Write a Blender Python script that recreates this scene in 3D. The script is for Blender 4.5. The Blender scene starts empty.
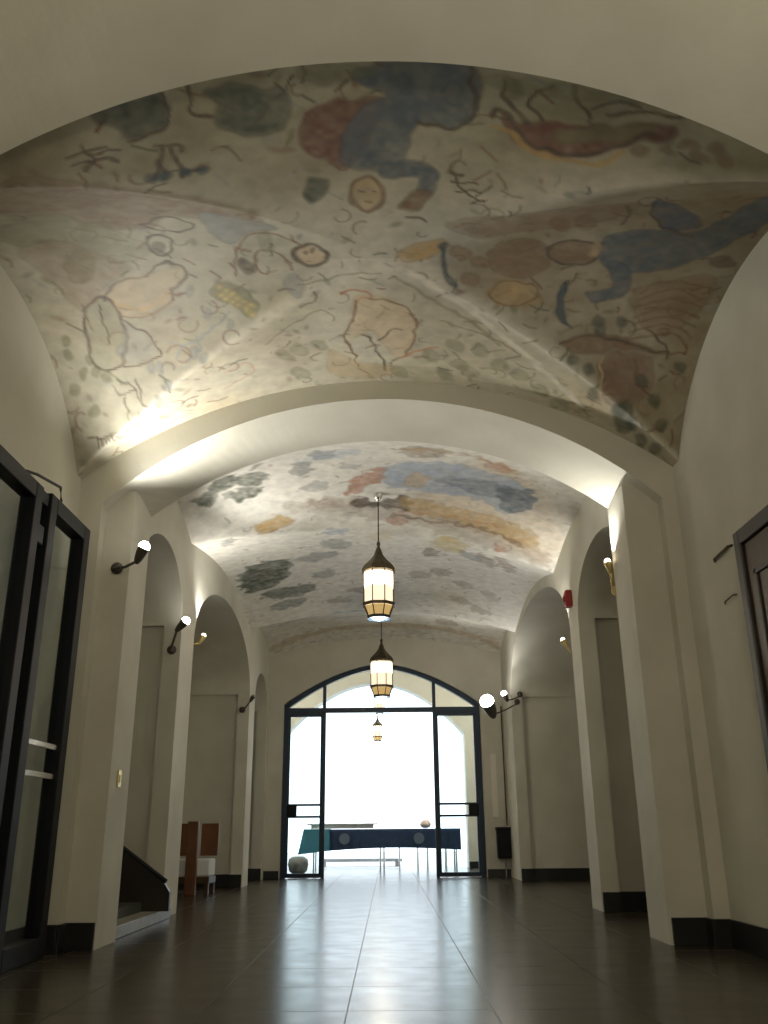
import bpy, bmesh, math, random
import numpy as np
from math import sin, cos, pi, sqrt, radians
from mathutils import Vector, Matrix

random.seed(7)
scene = bpy.context.scene
COL = scene.collection

# ------------------------------------------------------------------ camera
CAM_Z = 0.72
cam_data = bpy.data.cameras.new('camera')
cam_data.sensor_fit = 'VERTICAL'
cam_data.sensor_height = 24.0
cam_data.lens = 24.0 * 885.0 / 1024.0
cam_data.clip_start = 0.05
cam_data.clip_end = 300
cam = bpy.data.objects.new('camera', cam_data)
COL.objects.link(cam)
Rv = Vector((0.99995723, 0.00425348, -0.00821239))
Uv = Vector((0.00916696, -0.33815152, 0.94104703))
Fv = Vector((-0.00122569, 0.94108207, 0.33817605))
cam.matrix_world = Matrix(((Rv.x, Uv.x, -Fv.x, 0), (Rv.y, Uv.y, -Fv.y, 0), (Rv.z, Uv.z, -Fv.z, CAM_Z), (0, 0, 0, 1)))
scene.camera = cam

# ------------------------------------------------------------------ world, exposure
world = bpy.data.worlds.new('world')
scene.world = world
world.use_nodes = True
bg = world.node_tree.nodes['Background']
bg.inputs['Color'].default_value = (0.80, 0.92, 1.0, 1)
bg.inputs['Strength'].default_value = 2.7
scene.view_settings.view_transform = 'Standard'
scene.view_settings.look = 'None'
scene.view_settings.gamma = 1
scene.view_settings.use_curve_mapping = False
scene.view_settings.exposure = 0.0

def portal(name, loc, sx, sy, rot):
    l = bpy.data.lights.new(name, 'AREA'); l.shape = 'RECTANGLE'; l.size = sx; l.size_y = sy
    l.cycles.is_portal = True
    o = bpy.data.objects.new(name, l); COL.objects.link(o); o.location = loc; o.rotation_euler = rot
portal('daylight_portal', (-0.25, 19.35, 1.8), 3.9, 3.7, (radians(-90), 0, 0))

def bulb_light(name, loc, power, color=(1, .86, .62), r=.04, aim=None, angle=110, blend=.6):
    if aim is None:
        l = bpy.data.lights.new(name, 'POINT')
    else:
        l = bpy.data.lights.new(name, 'SPOT'); l.spot_size = radians(angle); l.spot_blend = blend
    l.energy = power; l.color = color; l.shadow_soft_size = r
    o = bpy.data.objects.new(name, l); COL.objects.link(o); o.location = loc
    if aim is not None:
        o.rotation_euler = (Vector(aim) - Vector(loc)).to_track_quat('-Z', 'Y').to_euler()
    return o

WARM = (1.0, .90, .73)
bulb_light('lobby_fill_light', (-2.7, 16.6, 3.6), 70, WARM, .15)  # unseen pair of lamps added to brighten the lobby walls
bulb_light('lobby_fill_light', (2.3, 16.6, 3.6), 70, WARM, .15)
# unseen fill lamps added behind the camera to brighten the near bay
bulb_light('rear_fill_light', (0.9, 0.7, 2.7), 70, WARM, .15)
bulb_light('rear_fill_light', (0.5, -0.9, 2.7), 45, WARM, .15)

# ------------------------------------------------------------------ materials
def mat(name, color, rough=.6, metal=0, spec=.5, noise=None, bump=0, emit=None, es=0, nscale=6):
    m = bpy.data.materials.new(name); m.use_nodes = True
    nt = m.node_tree; b = nt.nodes['Principled BSDF']
    b.inputs['Base Color'].default_value = (*color, 1)
    b.inputs['Roughness'].default_value = rough
    b.inputs['Metallic'].default_value = metal
    b.inputs['Specular IOR Level'].default_value = spec
    if emit:
        b.inputs['Emission Color'].default_value = (*emit, 1); b.inputs['Emission Strength'].default_value = es
    tc = nt.nodes.new('ShaderNodeTexCoord')
    if noise:
        n = nt.nodes.new('ShaderNodeTexNoise'); n.inputs['Scale'].default_value = nscale; n.inputs['Detail'].default_value = 6
        nt.links.new(tc.outputs['Object'], n.inputs['Vector'])
        r = nt.nodes.new('ShaderNodeValToRGB')
        r.color_ramp.elements[0].position = .3; r.color_ramp.elements[1].position = .7
        r.color_ramp.elements[0].color = (*noise, 1); r.color_ramp.elements[1].color = (*color, 1)
        nt.links.new(n.outputs['Fac'], r.inputs['Fac']); nt.links.new(r.outputs['Color'], b.inputs['Base Color'])
    if bump:
        n2 = nt.nodes.new('ShaderNodeTexNoise'); n2.inputs['Scale'].default_value = 35; n2.inputs['Detail'].default_value = 4
        nt.links.new(tc.outputs['Object'], n2.inputs['Vector'])
        bp = nt.nodes.new('ShaderNodeBump'); bp.inputs['Strength'].default_value = bump; bp.inputs['Distance'].default_value = .01
        nt.links.new(n2.outputs['Fac'], bp.inputs['Height']); nt.links.new(bp.outputs['Normal'], b.inputs['Normal'])
    return m

M = {}
M['plaster'] = mat('cream_plaster', (.66, .64, .55), .75, noise=(.58, .56, .47), bump=.12, nscale=2.2, spec=.3)
M['white'] = mat('pale_plaster', (.72, .71, .66), .75, noise=(.68, .66, .6), bump=.08, spec=.3)
M['base'] = mat('black_stone_skirting', (.010, .010, .012), .35, noise=(.016, .015, .014))
M['black'] = mat('black_painted_steel', (.006, .007, .010), .5, spec=.22)
M['lampbody'] = mat('dull_brown_metal', (.075, .065, .05), .5)
M['bluesteel'] = mat('dark_blue_grey_steel', (.010, .028, .055), .45)
M['chrome'] = mat('brushed_metal', (.7, .7, .68), .25, metal=1)
M['bronze'] = mat('aged_bronze', (.13, .10, .05), .45, metal=.6, noise=(.07, .055, .03), nscale=20)
M['wood'] = mat('red_brown_wood', (.17, .065, .022), .4, noise=(.11, .04, .015), nscale=9)
M['darkwood'] = mat('dark_brown_wood', (.085, .045, .016), .4, noise=(.05, .026, .01), nscale=9)
M['blackwood'] = mat('near_black_wood', (.02, .014, .009), .4)
M['cushion'] = mat('off_white_cloth', (.72, .74, .72), .8)
M['cloth'] = mat('navy_cloth', (.015, .045, .12), .8, noise=(.012, .035, .09), nscale=12)
M['teal'] = mat('lit_navy_cloth', (.05, .22, .33), .8)  # light on the navy cloth's left end, put into the colour
M['badge'] = mat('grey_badge_print', (.12, .17, .25), .8)
M['stone'] = mat('dark_green_stone', (.06, .065, .05), .4, noise=(.035, .04, .032), nscale=14)
M['palestone'] = mat('worn_pale_stone', (.30, .28, .22), .4, noise=(.2, .19, .15), nscale=14)
M['paving'] = mat('pale_paving', (.62, .64, .66), .7, noise=(.54, .56, .58))
M['red'] = mat('red_plastic', (.28, .012, .015), .35)
M['palestrip'] = mat('pale_strip_finish', (.78, .74, .66), .7)
M['pink'] = mat('pale_pink_ceramic', (.95, .80, .76), .4)
M['brass'] = mat('brass', (.6, .48, .2), .35, metal=.7)
M['bulb'] = mat('lit_bulb', (1, 1, 1), .5, emit=(1, .96, .90), es=28)
M['bulbwarm'] = mat('lit_lantern_bulb', (1, 1, 1), .5, emit=(1, .86, .66), es=9)
M['lampglass'] = mat('lit_frosted_glass', (.8, .72, .6), .5, emit=(1, .80, .56), es=1.1)
M['blueglass'] = mat('pale_blue_glass', (.45, .62, .8), .2, emit=(.5, .72, 1), es=.35)
M['amber'] = mat('amber_glass', (.7, .5, .2), .3, emit=(1, .66, .25), es=.45)
M['planter'] = mat('grey_stone', (.34, .36, .38), .7, noise=(.20, .21, .22))

def glass_mat():
    m = bpy.data.materials.new('clear_glass'); m.use_nodes = True
    nt = m.node_tree; nt.nodes.clear()
    o = nt.nodes.new('ShaderNodeOutputMaterial'); mx = nt.nodes.new('ShaderNodeMixShader')
    t = nt.nodes.new('ShaderNodeBsdfTransparent'); g = nt.nodes.new('ShaderNodeBsdfGlossy'); f = nt.nodes.new('ShaderNodeLayerWeight'); pw = nt.nodes.new('ShaderNodeMath'); pw.operation = 'POWER'; pw.inputs[1].default_value = 6
    t.inputs['Color'].default_value = (.93, .97, .97, 1); g.inputs['Roughness'].default_value = .02; f.inputs['Blend'].default_value = .5; nt.links.new(f.outputs['Facing'], pw.inputs[0])
    nt.links.new(pw.outputs[0], mx.inputs['Fac']); nt.links.new(t.outputs[0], mx.inputs[1]); nt.links.new(g.outputs[0], mx.inputs[2])
    nt.links.new(mx.outputs[0], o.inputs['Surface'])
    return m
M['glass'] = glass_mat()

def floor_mat():
    m = bpy.data.materials.new('polished_dark_tiles'); m.use_nodes = True
    nt = m.node_tree; b = nt.nodes['Principled BSDF']
    tc = nt.nodes.new('ShaderNodeTexCoord'); mp = nt.nodes.new('ShaderNodeMapping')
    mp.inputs['Location'].default_value = (0.18, 0.1, 0)
    nt.links.new(tc.outputs['Object'], mp.inputs['Vector'])
    br = nt.nodes.new('ShaderNodeTexBrick'); br.offset = 0; br.inputs['Scale'].default_value = 1
    br.inputs['Brick Width'].default_value = .62; br.inputs['Row Height'].default_value = .62
    br.inputs['Mortar Size'].default_value = .004; br.inputs['Mortar Smooth'].default_value = .3
    br.inputs['Color1'].default_value = (.045, .036, .022, 1); br.inputs['Color2'].default_value = (.06, .048, .030, 1)
    br.inputs['Mortar'].default_value = (.028, .023, .016, 1)
    nt.links.new(mp.outputs[0], br.inputs['Vector'])
    n = nt.nodes.new('ShaderNodeTexNoise'); n.inputs['Scale'].default_value = 5; n.inputs['Detail'].default_value = 7
    nt.links.new(tc.outputs['Object'], n.inputs['Vector'])
    mx = nt.nodes.new('ShaderNodeMix'); mx.data_type = 'RGBA'; mx.blend_type = 'MULTIPLY'; mx.inputs[0].default_value = .5
    nt.links.new(br.outputs['Color'], mx.inputs[6]); nt.links.new(n.outputs['Color'], mx.inputs[7])
    nt.links.new(mx.outputs[2], b.inputs['Base Color'])
    mr = nt.nodes.new('ShaderNodeMapRange'); mr.inputs['To Min'].default_value = .17; mr.inputs['To Max'].default_value = .30
    nt.links.new(n.outputs['Fac'], mr.inputs['Value']); ad = nt.nodes.new('ShaderNodeMath'); ad.operation = 'MULTIPLY_ADD'; ad.inputs[1].default_value = .15
    nt.links.new(br.outputs['Fac'], ad.inputs[0]); nt.links.new(mr.outputs[0], ad.inputs[2]); nt.links.new(ad.outputs[0], b.inputs['Roughness'])
    sp = nt.nodes.new('ShaderNodeMapRange'); sp.inputs['To Min'].default_value = .42; sp.inputs['To Max'].default_value = .30
    nt.links.new(br.outputs['Fac'], sp.inputs['Value']); nt.links.new(sp.outputs[0], b.inputs['Specular IOR Level'])
    bp = nt.nodes.new('ShaderNodeBump'); bp.inputs['Strength'].default_value = .25; bp.inputs['Distance'].default_value = .002; bp.invert = True
    nt.links.new(br.outputs['Fac'], bp.inputs['Height']); nt.links.new(bp.outputs['Normal'], b.inputs['Normal'])
    return m
M['floor'] = floor_mat()

def fresco_mat():
    m = bpy.data.materials.new('painted_plaster'); m.use_nodes = True
    nt = m.node_tree; b = nt.nodes['Principled BSDF']
    a = nt.nodes.new('ShaderNodeVertexColor'); a.layer_name = 'fresco'
    tc = nt.nodes.new('ShaderNodeTexCoord'); n = nt.nodes.new('ShaderNodeTexNoise')
    n.inputs['Scale'].default_value = 9; n.inputs['Detail'].default_value = 8
    nt.links.new(tc.outputs['Object'], n.inputs['Vector'])
    mr = nt.nodes.new('ShaderNodeMapRange'); mr.inputs['From Min'].default_value = .3; mr.inputs['From Max'].default_value = .7
    mr.inputs['To Min'].default_value = .82; mr.inputs['To Max'].default_value = 1.08
    nt.links.new(n.outputs['Fac'], mr.inputs['Value'])
    mx = nt.nodes.new('ShaderNodeMix'); mx.data_type = 'RGBA'; mx.blend_type = 'MULTIPLY'; mx.inputs[0].default_value = 1
    nt.links.new(a.outputs['Color'], mx.inputs[6]); nt.links.new(mr.outputs[0], mx.inputs[7])
    nt.links.new(mx.outputs[2], b.inputs['Base Color'])
    b.inputs['Roughness'].default_value = .6; b.inputs['Specular IOR Level'].default_value = .35
    return m
M['fresco'] = fresco_mat()

# ------------------------------------------------------------------ helpers
def link(name, me, m, parent=None):
    o = bpy.data.objects.new(name, me); COL.objects.link(o)
    if m is not None and not me.materials: me.materials.append(m)
    if parent is not None: o.parent = parent
    return o

class MB:
    def __init__(s): s.bm = bmesh.new()
    def box(s, x0, x1, y0, y1, z0, z1, bev=0.0, rot=None):
        t = bmesh.new(); bmesh.ops.create_cube(t, size=1)
        for v in t.verts: v.co = Vector(((x0+x1)/2 + v.co.x*(x1-x0), (y0+y1)/2 + v.co.y*(y1-y0), (z0+z1)/2 + v.co.z*(z1-z0)))
        if bev: bmesh.ops.bevel(t, geom=t.edges[:], offset=bev, segments=2, affect='EDGES', profile=.5)
        if rot is not None: bmesh.ops.transform(t, matrix=rot, verts=t.verts)
        s._add(t); return s
    def _add(s, t):
        me = bpy.data.meshes.new('t'); t.to_mesh(me); t.free(); s.bm.from_mesh(me); bpy.data.meshes.remove(me)
    def tube(s, pts, r, n=10, cap=True):
        pts = [Vector(p) for p in pts]; rings = []
        rs = r if isinstance(r, (list, tuple)) else [r]*len(pts)
        for i, p in enumerate(pts):
            d = (pts[min(i+1, len(pts)-1)] - pts[max(i-1, 0)]).normalized()
            a = d.cross(Vector((0, 0, 1)))
            if a.length < .01: a = Vector((1, 0, 0))
            a.normalize(); b = d.cross(a)
            rings.append([s.bm.verts.new(p + (a*cos(2*pi*k/n) + b*sin(2*pi*k/n))*rs[i]) for k in range(n)])
        for i in range(len(rings)-1):
            for k in range(n): s.bm.faces.new((rings[i][k], rings[i][(k+1) % n], rings[i+1][(k+1) % n], rings[i+1][k]))
        if cap: s.bm.faces.new(rings[0]); s.bm.faces.new(rings[-1])
        return s
    def lathe(s, prof, n=16, c=(0, 0, 0), cap=True, phase=0):
        rings = []
        for r, z in prof: rings.append([s.bm.verts.new((c[0]+r*cos(2*pi*k/n+phase), c[1]+r*sin(2*pi*k/n+phase), c[2]+z)) for k in range(n)])
        for i in range(len(rings)-1):
            for k in range(n): s.bm.faces.new((rings[i][k], rings[i][(k+1) % n], rings[i+1][(k+1) % n], rings[i+1][k]))
        if cap: s.bm.faces.new(rings[0]); s.bm.faces.new(rings[-1])
        return s
    def ball(s, c, r, n=14, sc=(1, 1, 1)):
        t = bmesh.new(); bmesh.ops.create_uvsphere(t, u_segments=n, v_segments=n//2+2, radius=r)
        for v in t.verts: v.co = Vector((c[0]+v.co.x*sc[0], c[1]+v.co.y*sc[1], c[2]+v.co.z*sc[2]))
        s._add(t); return s
    def poly(s, pts): s.bm.faces.new([s.bm.verts.new(p) for p in pts]); return s
    def slab(s, pts, ax, t):
        """closed outline pts (3-D, all in one plane) given a thickness t along axis ax"""
        d = Vector((0, 0, 0)); d[ax] = t
        a = [s.bm.verts.new(p) for p in pts]; b = [s.bm.verts.new(Vector(p)+d) for p in pts]
        s.bm.faces.new(a); s.bm.faces.new(b[::-1]); n = len(a)
        for i in range(n): s.bm.faces.new((a[i], b[i], b[(i+1) % n], a[(i+1) % n]))
        return s
    def strip(s, A, B):
        """a ruled surface between two equally long rows of points"""
        a = [s.bm.verts.new(p) for p in A]; b = [s.bm.verts.new(p) for p in B]
        for i in range(len(a)-1):
            try: s.bm.faces.new((a[i], a[i+1], b[i+1], b[i]))
            except ValueError: pass
        return s
    def mesh(s, name, smooth=False):
        bmesh.ops.remove_doubles(s.bm, verts=s.bm.verts, dist=1e-5)
        bmesh.ops.recalc_face_normals(s.bm, faces=s.bm.faces)
        me = bpy.data.meshes.new(name); s.bm.to_mesh(me); s.bm.free()
        if smooth:
            for p in me.polygons: p.use_smooth = True
        return me
    def build(s, name, m, parent=None, smooth=False): return link(name, s.mesh(name, smooth), m, parent)

def empty(name, loc, rz=0):
    o = bpy.data.objects.new(name, None); COL.objects.link(o); o.location = loc; o.rotation_euler = (0, 0, rz); o.empty_display_size = .1
    return o
def tag(o, label=None, cat=None, group=None, kind=None):
    if label: o['label'] = label
    if cat: o['category'] = cat
    if group: o['group'] = group
    if kind: o['kind'] = kind
    return o
def struct(o): o['kind'] = 'structure'; return o
def copy_tree(o, parent=None):
    c = o.copy(); COL.objects.link(c)
    if parent is not None: c.parent = parent
    for ch in [k for k in bpy.data.objects if k.parent == o]: copy_tree(ch, c)
    return c

# ------------------------------------------------------------------ vault shapes
XL, XR = -2.31, 2.20            # walls of the near bay
HL, HR = -2.00, 1.96            # walls of the long hall
Y0, Y1, Y2, YE = 3.0, 6.27, 6.85, 15.2
YLOB = 18.85
def bay1_z(x, y, split=False):
    xc = (np.asarray(x, float) + .02)/2.23; u = (np.asarray(y, float) - 4.65)/1.65; R = 3.53
    zA = 4.07 - R + np.sqrt(np.maximum(R*R - (xc*2.2)**2, .01))
    zB = 2.75 + 1.21*np.sqrt(np.maximum(1-u*u, 0)) + .11*(1-xc*xc)
    return (zA, zB) if split else np.maximum(np.maximum(zA, zB), 3.2)
def bay2_z(x, y):
    x = np.asarray(x, float); y = np.asarray(y, float)
    f1 = 9.35 + .33*x; f2 = 13.1 + .1*x
    t = np.where(y < f1, (y-6.7)/(f1-6.7), np.where(y < f2, (y-f1)/(f2-f1), (y-f2)/(15.3-f2)))
    s = np.sin(np.pi*np.clip(t, 0, 1))
    return 3.83 - .31*(x/2)**2 + s*(.15 + .08*(x/2)**2)
PAINT = dict(dk=(0.13, 0.1, 0.07), br=(0.25, 0.16, 0.09), rb=(0.19, 0.085, 0.06), bl=(0.12, 0.145, 0.16), bb=(0.09, 0.11, 0.16), ol=(0.22, 0.22, 0.12), dg=(0.1, 0.115, 0.08), oc=(0.5, 0.34, 0.14), rd=(0.48, 0.2, 0.1), gy=(0.33, 0.34, 0.31), sk=(0.62, 0.46, 0.28), tl=(0.07, 0.1, 0.11), pb=(0.36, 0.44, 0.55), ye=(0.62, 0.5, 0.22), lt=(0.75, 0.71, 0.6))
FRESCO = [
('G',1,'rb',0.03,0.85,[(-0.423,3.563),(-0.372,3.437),(-0.275,3.383),(-0.152,3.374),(0.013,3.386),(-0.033,3.548),(-0.103,3.718),(-0.198,3.849),(-0.301,3.778),(-0.399,3.693)]),
('G',1,'bl',0.03,0.8,[(-0.147,3.23),(-0.042,3.168),(0.412,3.159),(0.463,3.406),(0.433,3.516),(0.321,3.561),(0.193,3.527),(0.146,3.663),(0.112,3.794),(0.033,3.868),(-0.161,3.85),(-0.221,3.77),(-0.181,3.575),(-0.096,3.431),(0.018,3.373),(-0.044,3.311)]),
('L',1,'dk',0.025,0.8,[(0.404,3.172),(0.454,3.36),(0.449,3.473),(0.371,3.55),(0.245,3.546),(0.193,3.521)]),
('G',1,'bl',0.03,0.8,[(0.017,3.811),(0.257,3.816),(0.306,3.936),(0.257,4.071),(0.205,4.026),(0.207,3.913),(0.016,3.917)]),
('G',1,'br',0.03,0.8,[(0.21,4.008),(0.268,4.066),(0.188,4.194),(0.113,4.18),(0.123,4.119)]),
('G',1,'oc',0.03,0.5,[(-0.007,4.061),(-0.015,4.118),(-0.037,4.167),(-0.07,4.192),(-0.106,4.192),(-0.137,4.162),(-0.157,4.112),(-0.163,4.056),(-0.153,3.999),(-0.13,3.956),(-0.099,3.936),(-0.065,3.936),(-0.035,3.961),(-0.014,4.005)]),
('L',1,'br',0.03,0.9,[(0.005,4.061),(-0.005,4.124),(-0.03,4.174),(-0.068,4.199),(-0.108,4.199),(-0.144,4.168),(-0.168,4.118),(-0.174,4.056),(-0.163,3.994),(-0.137,3.949),(-0.101,3.924),(-0.063,3.929),(-0.028,3.955),(-0.004,3.999),(0.005,4.061)]),
('L',1,'dk',0.012,0.8,[(-0.117,4.024),(-0.101,4.036)]),
('L',1,'dk',0.012,0.8,[(-0.062,4.029),(-0.04,4.036)]),
('L',1,'br',0.012,0.8,[(-0.103,4.124),(-0.064,4.129)]),
('L',1,'dk',0.018,0.8,[(0.125,4.249),(0.219,4.263),(0.266,4.296)]),
('L',1,'dk',0.016,0.7,[(0.365,3.851),(0.426,3.94),(0.478,4.043),(0.576,4.086)]),
('L',1,'dk',0.016,0.7,[(0.356,3.869),(0.431,3.873)]),
('L',1,'dk',0.016,0.7,[(0.381,3.926),(0.523,3.939)]),
('L',1,'dk',0.016,0.7,[(0.403,4.007),(0.54,4.002)]),
('L',1,'dk',0.016,0.7,[(0.494,4.106),(0.579,4.061)]),
('G',1,'dg',0.05,0.8,[(-0.826,3.236),(-0.707,3.215),(-0.565,3.263),(-0.449,3.327),(-0.486,3.49),(-0.605,3.565),(-0.731,3.51),(-0.812,3.411),(-0.762,3.32)]),
('G',1,'dg',0.05,0.8,[(-1.312,3.201),(-1.196,3.169),(-1.023,3.193),(-1.004,3.309),(-1.07,3.39),(-1.193,3.411),(-1.248,3.324),(-1.309,3.251)]),
('L',1,'dk',0.025,0.8,[(-1.015,3.197),(-0.994,3.284),(-1.035,3.362),(-1.122,3.409),(-1.217,3.414)]),
('L',1,'dk',0.02,0.8,[(-0.9,3.168),(-0.906,3.287),(-0.874,3.359),(-0.821,3.381)]),
('L',1,'dk',0.018,0.8,[(-0.426,3.2),(-0.444,3.282),(-0.508,3.342)]),
('L',1,'dk',0.026,0.8,[(-1.104,3.495),(-1.009,3.503),(-1.002,3.559)]),
('L',1,'dk',0.026,0.8,[(-1.08,3.517),(-1.116,3.628),(-1.169,3.683)]),
('L',1,'dk',0.026,0.8,[(-1.042,3.519),(-1.043,3.613),(-1.011,3.697),(-0.927,3.708)]),
('L',1,'dk',0.026,0.8,[(-1.117,3.589),(-1.107,3.676)]),
('L',1,'dk',0.026,0.8,[(-1.043,3.613),(-1.042,3.744)]),
('G',1,'tl',0.03,0.8,[(-1.15,3.688),(-1.156,3.701),(-1.166,3.708),(-1.179,3.709),(-1.191,3.704),(-1.2,3.693),(-1.206,3.681),(-1.205,3.669),(-1.199,3.656),(-1.189,3.649),(-1.178,3.652),(-1.166,3.657),(-1.156,3.663),(-1.15,3.675)]),
('G',1,'tl',0.03,0.8,[(-0.996,3.72),(-1,3.728),(-1.01,3.735),(-1.023,3.736),(-1.035,3.731),(-1.046,3.725),(-1.051,3.708),(-1.051,3.696),(-1.047,3.688),(-1.037,3.681),(-1.024,3.68),(-1.012,3.684),(-1.001,3.691),(-0.995,3.702)]),
('G',1,'tl',0.03,0.8,[(-0.895,3.729),(-0.9,3.737),(-0.91,3.744),(-0.922,3.746),(-0.936,3.745),(-0.946,3.735),(-0.952,3.723),(-0.953,3.71),(-0.947,3.697),(-0.937,3.69),(-0.925,3.689),(-0.912,3.694),(-0.901,3.7),(-0.895,3.712)]),
('G',1,'tl',0.03,0.8,[(-1.09,3.712),(-1.096,3.725),(-1.106,3.732),(-1.119,3.733),(-1.131,3.728),(-1.141,3.717),(-1.146,3.705),(-1.146,3.693),(-1.14,3.68),(-1.13,3.673),(-1.118,3.672),(-1.106,3.677),(-1.096,3.688),(-1.091,3.7)]),
('L',1,'dk',0.018,0.6,[(-1.493,3.409),(-1.399,3.401),(-1.314,3.427)]),
('L',1,'dk',0.018,0.6,[(-1.488,3.465),(-1.397,3.47),(-1.3,3.513)]),
('L',1,'dk',0.018,0.6,[(-1.46,3.522),(-1.405,3.452),(-1.416,3.366)]),
('L',1,'dk',0.018,0.6,[(-1.365,3.441),(-1.274,3.454)]),
('L',1,'dk',0.018,0.6,[(-0.847,3.606),(-0.78,3.595),(-0.737,3.705)]),
('G',1,'rb',0.03,0.7,[(0.594,3.413),(0.683,3.462),(0.87,3.421),(1.055,3.396),(1.304,3.291),(1.379,3.301),(1.339,3.383),(1.175,3.467),(1.091,3.563),(0.909,3.637),(0.756,3.624),(0.657,3.561)]),
('G',1,'ol',0.03,0.5,[(0.879,3.472),(1.222,3.324),(1.297,3.346),(1.118,3.466),(0.917,3.544)]),
('L',1,'dk',0.03,0.8,[(0.543,3.435),(0.569,3.399),(0.641,3.434),(0.724,3.577),(0.83,3.618),(1.047,3.584),(1.127,3.504),(1.3,3.359)]),
('L',1,'oc',0.035,0.7,[(0.557,3.51),(0.654,3.535),(0.758,3.637),(0.912,3.656),(1.108,3.64),(1.184,3.507)]),
('L',1,'dk',0.025,0.8,[(0.582,3.231),(0.587,3.313),(0.643,3.379),(0.721,3.453)]),
('L',1,'dk',0.02,0.8,[(0.729,3.253),(0.714,3.34),(0.776,3.432)]),
('L',1,'dk',0.025,0.8,[(0.886,3.205),(0.93,3.29),(0.992,3.364)]),
('L',1,'dk',0.02,0.8,[(0.729,3.253),(0.797,3.215)]),
('L',1,'dk',0.02,0.8,[(0.991,3.314),(1.102,3.24),(1.199,3.233)]),
('L',1,'dk',0.02,0.8,[(1.084,3.319),(1.245,3.24),(1.374,3.226)]),
('G',1,'ol',0.03,0.5,[(0.58,3.219),(0.65,3.222),(0.67,3.299),(0.609,3.338)]),
('G',1,'dg',0.03,0.8,[(-0.428,3.963),(-0.38,3.905),(-0.295,3.933),(-0.337,4.059),(-0.418,4.094)]),
('G',1,'br',0.03,0.5,[(1.303,3.478),(1.299,3.49),(1.289,3.501),(1.273,3.505),(1.254,3.503),(1.238,3.5),(1.225,3.487),(1.222,3.479),(1.226,3.467),(1.236,3.457),(1.252,3.453),(1.271,3.455),(1.286,3.458),(1.299,3.47)]),
('G',1,'br',0.03,0.5,[(1.418,3.427),(1.415,3.439),(1.405,3.449),(1.389,3.453),(1.371,3.451),(1.355,3.448),(1.344,3.44),(1.339,3.427),(1.342,3.416),(1.353,3.41),(1.369,3.406),(1.386,3.403),(1.403,3.411),(1.414,3.419)]),
('G',1,'br',0.03,0.5,[(1.558,3.412),(1.556,3.424),(1.545,3.429),(1.531,3.438),(1.513,3.436),(1.498,3.433),(1.486,3.425),(1.483,3.417),(1.485,3.406),(1.494,3.395),(1.51,3.391),(1.526,3.388),(1.541,3.391),(1.552,3.399)]),
('G',1,'br',0.03,0.5,[(1.654,3.368),(1.652,3.38),(1.644,3.39),(1.628,3.395),(1.613,3.397),(1.597,3.394),(1.586,3.386),(1.582,3.378),(1.584,3.367),(1.593,3.356),(1.608,3.352),(1.624,3.349),(1.639,3.352),(1.65,3.36)]),
('G',1,'br',0.03,0.5,[(1.498,3.364),(1.496,3.376),(1.485,3.381),(1.469,3.386),(1.453,3.388),(1.438,3.385),(1.427,3.377),(1.421,3.365),(1.424,3.353),(1.435,3.348),(1.45,3.343),(1.466,3.341),(1.481,3.344),(1.493,3.352)]),
('G',1,'br',0.03,0.5,[(1.596,3.325),(1.594,3.337),(1.583,3.343),(1.571,3.351),(1.553,3.35),(1.538,3.347),(1.526,3.339),(1.523,3.331),(1.525,3.319),(1.533,3.309),(1.548,3.305),(1.566,3.307),(1.581,3.31),(1.592,3.318)]),
('G',1,'ol',0.06,0.5,[(-0.376,3.168),(-0.098,3.168),(-0.043,3.212),(-0.244,3.276),(-0.382,3.23)]),
('G',1,'ol',0.06,0.4,[(0.463,3.212),(0.83,3.199),(1.194,3.213),(1.021,3.243),(0.658,3.279)]),
('G',1,'br',0.08,0.55,[(-1.799,3.389),(-1.503,3.585),(-1.08,3.872),(-0.693,4.145),(-0.822,4.242),(-1.186,4.084),(-1.339,4.237),(-1.659,4.169),(-1.762,3.994),(-2.06,3.935)]),
('G',1,'ol',0.08,0.45,[(-2.106,4.037),(-1.773,4.022),(-1.519,4.264),(-1.403,4.483),(-1.613,4.586),(-1.918,4.416),(-2.201,4.252)]),
('G',1,'gy',0.03,0.7,[(-1.017,4.076),(-0.758,4.2),(-0.628,4.304),(-0.78,4.341),(-0.903,4.444),(-0.965,4.391),(-1.02,4.249)]),
('L',1,'dk',0.02,0.8,[(-1.385,4.197),(-1.22,4.107),(-1.099,4.193),(-1.132,4.286),(-1.29,4.271),(-1.385,4.197)]),
('L',1,'dk',0.02,0.7,[(-1.261,4.486),(-1.284,4.523),(-1.317,4.548),(-1.354,4.555),(-1.387,4.537),(-1.409,4.501),(-1.416,4.458),(-1.405,4.405),(-1.381,4.362),(-1.348,4.338),(-1.312,4.331),(-1.282,4.354),(-1.26,4.389),(-1.253,4.437),(-1.261,4.486)]),
('G',1,'dk',0.03,0.6,[(-1.31,4.469),(-1.321,4.499),(-1.338,4.518),(-1.358,4.53),(-1.375,4.525),(-1.389,4.513),(-1.395,4.489),(-1.392,4.464),(-1.38,4.434),(-1.364,4.415),(-1.344,4.403),(-1.326,4.403),(-1.314,4.42),(-1.308,4.444)]),
('G',1,'sk',0.03,0.5,[(-0.362,4.649),(-0.38,4.686),(-0.411,4.705),(-0.451,4.705),(-0.49,4.686),(-0.52,4.65),(-0.536,4.606),(-0.535,4.563),(-0.517,4.531),(-0.485,4.508),(-0.447,4.507),(-0.41,4.526),(-0.379,4.562),(-0.362,4.605)]),
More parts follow.
